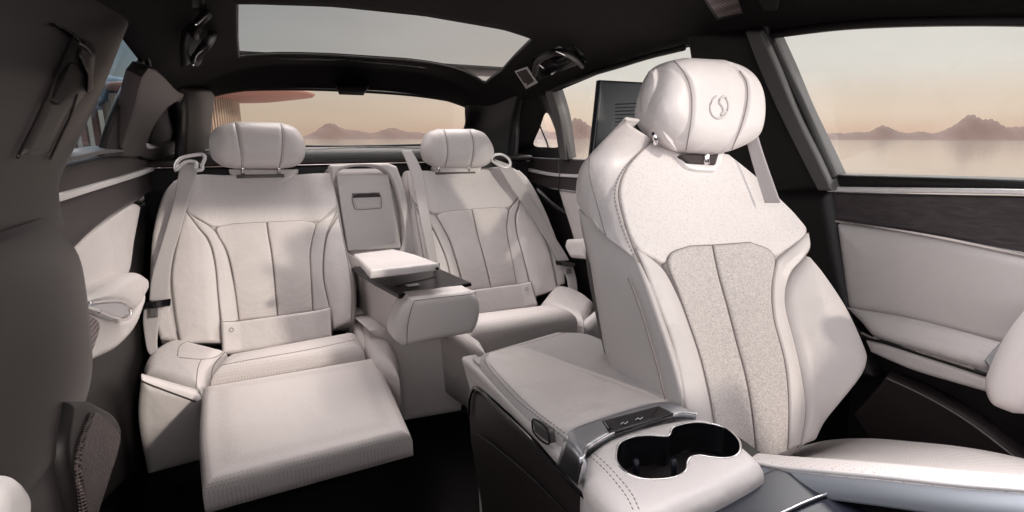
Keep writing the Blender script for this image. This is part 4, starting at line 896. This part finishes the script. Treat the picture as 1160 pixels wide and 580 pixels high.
# cushion
Lr = [P(x, y, x=.165+.01*i) for i, (x, y) in enumerate([(850, 520), (880, 526), (930, 531), (1000, 537), (1080, 545), (1160, 551), (1290, 566)])]
Rr = [P(x, y, x=.60) for x, y in [(905, 507), (940, 499), (985, 497), (1040, 501), (1100, 508), (1160, 520), (1290, 552)]]
Lr = np.array(Lr); Rr = np.array(Rr)
def mixr(t, dz): return Lr*(1-t)+Rr*t+np.array([0, 0, dz])
cush = loft('cushion', [Lr+np.array([-.01, 0, -.012]), Lr, mixr(.12, .006), mixr(.3, -.006), mixr(.5, -.016), mixr(.7, -.012), mixr(.9, .0), Rr, Rr+np.array([.02, 0, -.02]), Rr+np.array([.03, 0, -.12])], M['weave'], F0, n=50, nr=60)
loft('cushion_side', [Lr+np.array([.0, -.004, .001]), Lr+np.array([-.012, -.008, -.006]), Lr+np.array([-.018, -.012, -.014]), Lr+np.array([-.020, -.014, -.024])], M['bluegrey'], F0, n=50, nr=14, solid=.004)
tube('cushion_piping', Lr+np.array([-.004, -.006, .001]), .0028, M['light'], F0)
loft('cushion_base', [Lr+np.array([-.008, -.004, -.018]), Lr+np.array([-.002, .0, -.40])], M['black'], F0, n=20, solid=.01)

# screen on the back of the front seat
TV = empty('tablet_screen', (.40, 1.0, .95), 'thin dark screen standing behind the front headrest, seen from its back', 'screen')
SC = Frame((.40, .98, 1.05), (1, .05, 0), (0, .08, 1))
tv = panel('housing', [(680, 90), (676, 130), (671, 176)], [(765, 95), (763, 135), (760, 180)], SC, M['screen'], TV, r=.004, D=.014, sharp=True)
for k_ in range(7): tube('vent_slot', inplane(SC, [(697, 118+k_*4), (728, 117+k_*4)], .0006), .0009, M['black'], tv, n=4)
tube('bracket', [SC.w3(np.array(SC.at(735, 150)), np.array(-.005)), (.36, .84, .98)], .014, M['black'], TV, n=2)
# ================================================================== CENTRE CONSOLE
CN = empty('centre_console', (.03, .6, .06), 'tall pale leather console with double cupholder, silver band and dark side beside the front seat', 'console')
Z0 = .62
CT = Frame((.03, .6, Z0), (1, 0, 0), (0, 1, 0))
SXl = -.078
def side(px, py, x=SXl): return P(px, py, x=x)
# main padded lid
xr = .30
def XY(px, py): q_ = P(px, py, z=Z0); return (q_[0]-.03, q_[1]-.6)
lidL = [XY(549, 396), XY(546, 410), XY(562, 430), XY(589, 459), XY(612, 479), XY(640, 503)]
lidL = [(-.078, .235), (-.098, .195), (-.103, .10), (-.103, .0), (-.100, -.05), (-.092, -.093)]
lidR = [(.10, .270), (.16, .22), (.165, .1), (.16, 0), (.15, -.04), (.115, -.068)]
lid = panel('padded_lid', lidL, lidR, CT, M['leather'], CN, px=False, r=.022, D=.028, puff=.006, pl=.04, nt=70, ns=70)
drape('lid_stitching', [lid], [(547, 408), (566, 432), (589, 456), (612, 474), (643, 499)], .0009, M['stitch'], lid, n=240, dash=True)
drape('lid_stitching', [lid], [(552, 414), (550, 405), (560, 398), (600, 388), (660, 372)], .0009, M['stitch'], lid, n=240, dash=True)
drape('lid_stitching', [lid], [(556, 414), (574, 434), (600, 460), (652, 500)], .0009, M['stitch'], lid, n=240, dash=True)
# body under the lid: leather skirt, then dark side
SKX = -.0765
sk = Frame((SKX, 0, .6), (0, -1, 0), (0, 0, 1))
skB = sk.pts([(533, 446), (540, 440), (556, 452), (596, 489), (630, 528), (660, 562)])
skirt = panel('leather_skirt', [(-.86, .004), (-.80, .008), (-.70, .008), (-.60, .008), (-.5, .008), (skB[-1][0], .004)], skB, sk, M['leather'], CN, px=False, r=.006, D=.03)
tube('skirt_gap', [P(x, y, x=SKX-.001) for x, y in [(531, 470), (532, 452), (537, 440), (545, 443), (557, 455), (596, 492), (630, 530), (665, 566), (690, 592)]], .0028, M['piano'], CN)
panel('dark_side', [(530, 456), (538, 444), (556, 456), (596, 493), (630, 531), (700, 600)], [(533, 500), (543, 560), (553, 620), (590, 700), (650, 760), (700, 800)], sk, M['brown'], CN, r=.004, D=.012, w0=-.004)
tube('side_crease', [P(x, y, x=SXl-.002) for x, y in [(540, 492), (560, 506), (600, 540), (650, 590)]], .0018, M['black'], CN)
box('console_core', (-.05, -.15, .06), (.18, .80, .575), M['black'], CN, .02)
lt = panel('latch', [(603, 477), (605, 490)], [(620, 487), (622, 503)], sk, M['greytrim'], CN, r=.003, D=.01, w0=.004)
tube('latch_rim', inplane(sk, [(603, 478), (604, 488), (607, 493), (613, 499), (620, 503), (622.5, 500), (621, 489), (617, 483), (611, 478), (605, 475)], .005), .0014, M['black'], lt, closed=True)
# rear rounded end
panel('rear_end', [(.095, .612), (.092, .50), (.085, .15)], [(-.14, .615), (-.14, .45), (-.12, .15)], Frame((.03, .840, 0), (-1, 0, 0), (0, .02, 1)), M['leather2'], CN, px=False, r=.03, D=.06)
# silver band across
bT = [P(x, y, z=Z0+.007) for x, y in [(649, 486), (676, 476), (710, 465), (745, 456), (763, 456)]]; bB = [P(x, y, z=Z0+.007) for x, y in [(666, 507), (692, 491), (724, 480), (765, 468), (789, 469)]]
eT = [P(641, 496, x=SXl-.002), P(630, 528, x=SXl-.008)]; eB = [P(660, 518, x=SXl-.002), P(653, 549, x=SXl-.008)]
band = loft('silver_band', [[eT[1], eT[0]]+bT, [(np.array(a_)+np.array(b_))/2+np.array([0, 0, .001]) for a_, b_ in zip([eT[1], eT[0]]+bT, [eB[1], eB[0]]+bB)], [eB[1], eB[0]]+bB], M['silver'], CN, n=50, nr=8, solid=.01, off=-1)
dp = panel('display', [(682, 476), (690, 487), (698, 488)], [(746, 459), (755, 463), (763, 467)], CT, M['piano'], band, r=.001, D=.006, w0=.0115, sharp=True, nt=10, ns=20)
for (cx_, cy_) in ((707, 479), (724, 474)):
    tube('display_icon', [P(cx_+dx, cy_+dy, z=Z0+.0135) for dx, dy in ((-4, 1.5), (-1, -.5), (1, 1), (4, -1.3))], .0006, M['icon'], dp)
tube('band_edge', [np.array(q_)+np.array([0, -.002, .001]) for q_ in [eB[1], eB[0]]+bB], .0016, M['chrome'], band)
# front cup holder block
cupo = [XY(668, 506), XY(692, 490), XY(730, 478), XY(792, 469), XY(822, 484), XY(850, 506), XY(866, 522), XY(862, 532), XY(820, 555), XY(770, 577), XY(735, 590), XY(705, 585), XY(680, 566), XY(664, 545), XY(658, 520)]
def circ(c, rx, ry, a0, a1, n=18): return [(c[0]+rx*math.cos(math.radians(t)), c[1]-ry*math.sin(math.radians(t))) for t in np.linspace(a0, a1, n)]
# peanut opening traced in the photo
pea = [(698, 512), (702, 501), (716, 494), (735, 492), (750, 493), (758, 492), (763, 483), (780, 478), (800, 478), (822, 484), (836, 496), (839, 507), (834, 515), (822, 518), (806, 517), (793, 515), (783, 517), (779, 522), (777, 532), (766, 539), (747, 542), (726, 541), (708, 533), (699, 522)]
peaU = [XY(x, y) for x, y in pea]
def peanut_ring(name, outer, inner, fr, m, parent, n=240, ns=16, r=.02, D=.05, drop=.0, ri=.004):
    o_ = cr(outer, 900, True); i_ = cr(inner, n, True); c = i_.mean(0)
    # ray from centre through each inner sample, matched by arc share
    co_ = o_.mean(0); ao = np.unwrap(np.arctan2((o_-co_)[:, 1], (o_-co_)[:, 0]))
    k0 = np.argmin(np.hypot(*(o_-i_[0]).T)); o2 = np.roll(o_, -k0, 0)
    # orientation match
    def area(q): return np.sum(q[:, 0]*np.roll(q[:, 1], -1)-np.roll(q[:, 0], -1)*q[:, 1])
    if area(o2)*area(i_) < 0: o2 = np.roll(o2[::-1], 1, 0)
    # monotone nearest matching blended with arc share
    idx = [0]; M_ = 900
    for i in range(1, n):
        d = np.hypot(*(o2-i_[i]).T); share = i/n*M_; lo = idx[-1]; hi = min(M_-1, int(share+90))
        lo2 = max(lo, int(share-90)); seg = d[lo2:hi+1]; idx.append(lo2+int(np.argmin(seg)) if len(seg) else lo)
    ix = np.array(idx, float); ker = np.ones(15)/15; ixp = np.r_[ix[-7:]-M_, ix, ix[:7]+M_]; ix = np.convolve(ixp, ker, 'valid') % M_
    O = np.stack([np.interp(ix, np.arange(M_+1), np.r_[o2[:, k], o2[:1, k]]) for k in (0, 1)], 1); V = []; F = []
    s_ = np.linspace(0, 1, ns); s_ = s_*.4+.6*(.5-.5*np.cos(math.pi*s_))
    for s in s_:
        q = O*(1-s)+i_*s; e = pdist(q, O); x = np.clip(e/r, 0, 1); w_ = r*np.sqrt(1-(1-x)**2)-r
        e2 = np.hypot(*(q-i_).T); x2 = np.clip(e2/ri, 0, 1); w_ = w_+ri*np.sqrt(1-(1-x2)**2)-ri
        V += list(fr.w3(q, w_))
    for k in range(ns-1):
        for i in range(n): j = (i+1) % n; F.append((k*n+i, k*n+j, (k+1)*n+j, (k+1)*n+i))
    b = len(V); V += list(fr.w3(O, np.full(n, -D)))
    for i in range(n): j = (i+1) % n; F.append((i, b+i, b+j, j))
    return mk(name, V, F, m, parent), i_
trayf, inn = peanut_ring('cupholder_block', cupo, peaU, CT, M['leather'], CN, D=.12)
V = []; F = []; n_ = len(inn); ce = inn.mean(0)
for z_, sc_ in ((-.003, 1.0), (-.03, .99), (-.068, .94)):
    V += list(CT.w3(ce+(inn-ce)*sc_, np.full(n_, z_)))
V.append(CT.w3(ce, np.array(-.068))); 
for k in range(2):
    for i in range(n_): j = (i+1) % n_; F.append((k*n_+i, (k+1)*n_+i, (k+1)*n_+j, k*n_+j))
for i in range(n_): j = (i+1) % n_; F.append((2*n_+i, 3*n_, 2*n_+j))
well = mk('cup_well', V, F, M['piano'], trayf)
tube('chrome_rim', list(CT.w3(inn, np.full(n_, -.0015))), .0016, M['chrome'], trayf, closed=True, raw=True)
for (x, y) in ((763, 527), (720, 527), (832, 510)):
    a_ = P(x, y-6, z=Z0-.02); tube('cup_grip', [a_, a_+np.array([.004, .0, -.03])], .004, M['navy'], well, n=2)
drape('cupholder_stitching', [trayf], [(668, 510), (684, 523), (700, 540), (716, 560), (726, 582)], .0009, M['stitch'], trayf, n=240, dash=True)
drape('cupholder_stitching', [trayf], [(665, 514), (680, 527), (695, 543), (710, 563), (720, 584)], .0009, M['stitch'], trayf, n=240, dash=True)
# dark glossy front part of the console with thin bright lines
FP = Frame((.2, .3, .597), (1, 0, 0), (0, 1, 0))
panel('front_panel', [(878, 529), (800, 560), (740, 592), (700, 620)], [(980, 560), (1120, 580), (1250, 640), (1300, 700)], FP, M['navy'], CN, r=.004, D=.10, nt=30, ns=30)
tube('panel_line', [P(x, y, z=.600) for x, y in [(858, 542), (830, 554), (775, 580), (740, 598)]], .0014, M['chrome'], CN)
tube('panel_line', [P(x, y, z=.600) for x, y in [(947, 556), (915, 568), (880, 584)]], .0020, M['chrome'], CN)
hexa('console_neck', [P(640, 545, z=.56), P(668, 505, z=.56), P(800, 468, z=.56), P(885, 528, z=.56), P(640, 700, z=.2), P(660, 620, z=.2), P(800, 560, z=.2), P(890, 640, z=.2)], M['black'], CN, .004)

# ================================================================== SEAT BELTS
GB = 'rear seat belts'
def Hz(u, v): return .0
def belt(lab, loc, fr, w0, upA, upB, loA, loB, loop, tongue, buckle, lw0=None):
    R_ = empty('seat_belt', loc, lab, 'seat belt', GB)
    b = panel('webbing', upA, upB, fr, M['web'], R_, r=.001, D=.0025, w0=w0, nt=40, ns=10)
    if loA: panel('webbing', loA, loB, fr, M['web'], R_, r=.001, D=.0025, w0=w0 if lw0 is None else lw0, nt=20, ns=8)
    if loop: tube('belt_guide', inplane(fr, loop, w0), .0055, M['light'], R_, closed=True, n=60, k=10)
    if tongue:
        a, c = tongue; hexa('tongue', [fr.w3(np.array(fr.at(x, y, w0+dw)), np.array(w0+dw)) for dw in (.002, .014) for x, y in (a[0], a[1], c[1], c[0])], M['piano'], R_, .003)
    if buckle: panel('buckle', *buckle, fr, M['greytrim'], R_, r=.002, D=.01, w0=w0+.010, nt=10, ns=10)
    return R_
belt('grey seat belt hanging in front of the left rear seat from a white loop', tuple(P(180, 380, y=1.75)), RL, .075,
     [(203, 186), (202, 198), (195, 234), (184, 272), (172, 312), (169, 340)], [(226, 184), (222, 200), (211, 238), (204, 263), (195, 295), (191, 340)],
     [(163, 349), (162, 366), (166, 394), (170, 402)], [(184, 349), (180, 366), (178, 390), (180, 398)],
     [(199, 193), (200, 185), (206, 179), (218, 176), (229, 175), (232, 179), (229, 187), (229, 192), (222, 192), (222, 184), (212, 183), (204, 188)],
     (((163, 343), (194, 338)), ((164, 350), (193, 347))), ([(169, 349), (169, 359)], [(178, 348), (178, 358)]), .06)
belt('grey seat belt running down from the shelf between the flap and the right rear seat', tuple(P(478, 290, y=1.8)), RR, .050,
     [(454, 170), (460, 182), (468, 206), (476, 248), (485, 291), (492, 330)], [(466, 170), (473, 182), (480, 200), (486, 237), (494, 289), (501, 330)], None, None, None, None, None)
belt('grey seat belt down the outer edge of the right rear seat, from a white loop', tuple(P(640, 320, y=1.8)), RR, .050,
     [(560, 180), (577, 209), (602, 245), (626, 284), (632, 296)], [(577, 186), (595, 209), (620, 254), (640, 286), (645, 295)],
     [(636, 302), (642, 315), (645, 332)], [(649, 301), (653, 315), (655, 332)],
     [(557, 181), (560, 176), (568, 175), (576, 180), (578, 187), (572, 190), (563, 186)],
     (((629, 295), (652, 298)), ((630, 300), (652, 303))), ([(643, 304), (643, 309)], [(648, 304), (648, 309)]))
R4 = empty('seat_belt', tuple(P(850, 210, x=.68)), 'grey seat belt strip visible behind the front headrest beside the pillar', 'seat belt')
panel('webbing', [(836, 110), (843, 150), (852, 185), (866, 230)], [(848, 110), (857, 150), (868, 185), (884, 230)], Frame((.66, 0, 0), (.3, -.95, 0), (0, 0, 1)), M['web'], R4, r=.001, D=.0025, nt=12, ns=8)
# corner of the other front seat
F2 = empty('front_seat', tuple(P(0, 590, x=-.60)), 'rounded pale edge of another front seat poking in at the lower left corner', 'car seat')
panel('side_bolster', [(-14, 540), (-40, 560), (-50, 640), (-20, 700)], [(-6, 546), (3, 560), (6, 580), (2, 640)], Frame((-.58, 0, 0), (0, 1, 0), (0, 0, 1)), M['leather'], F2, T=.02, r=.02)
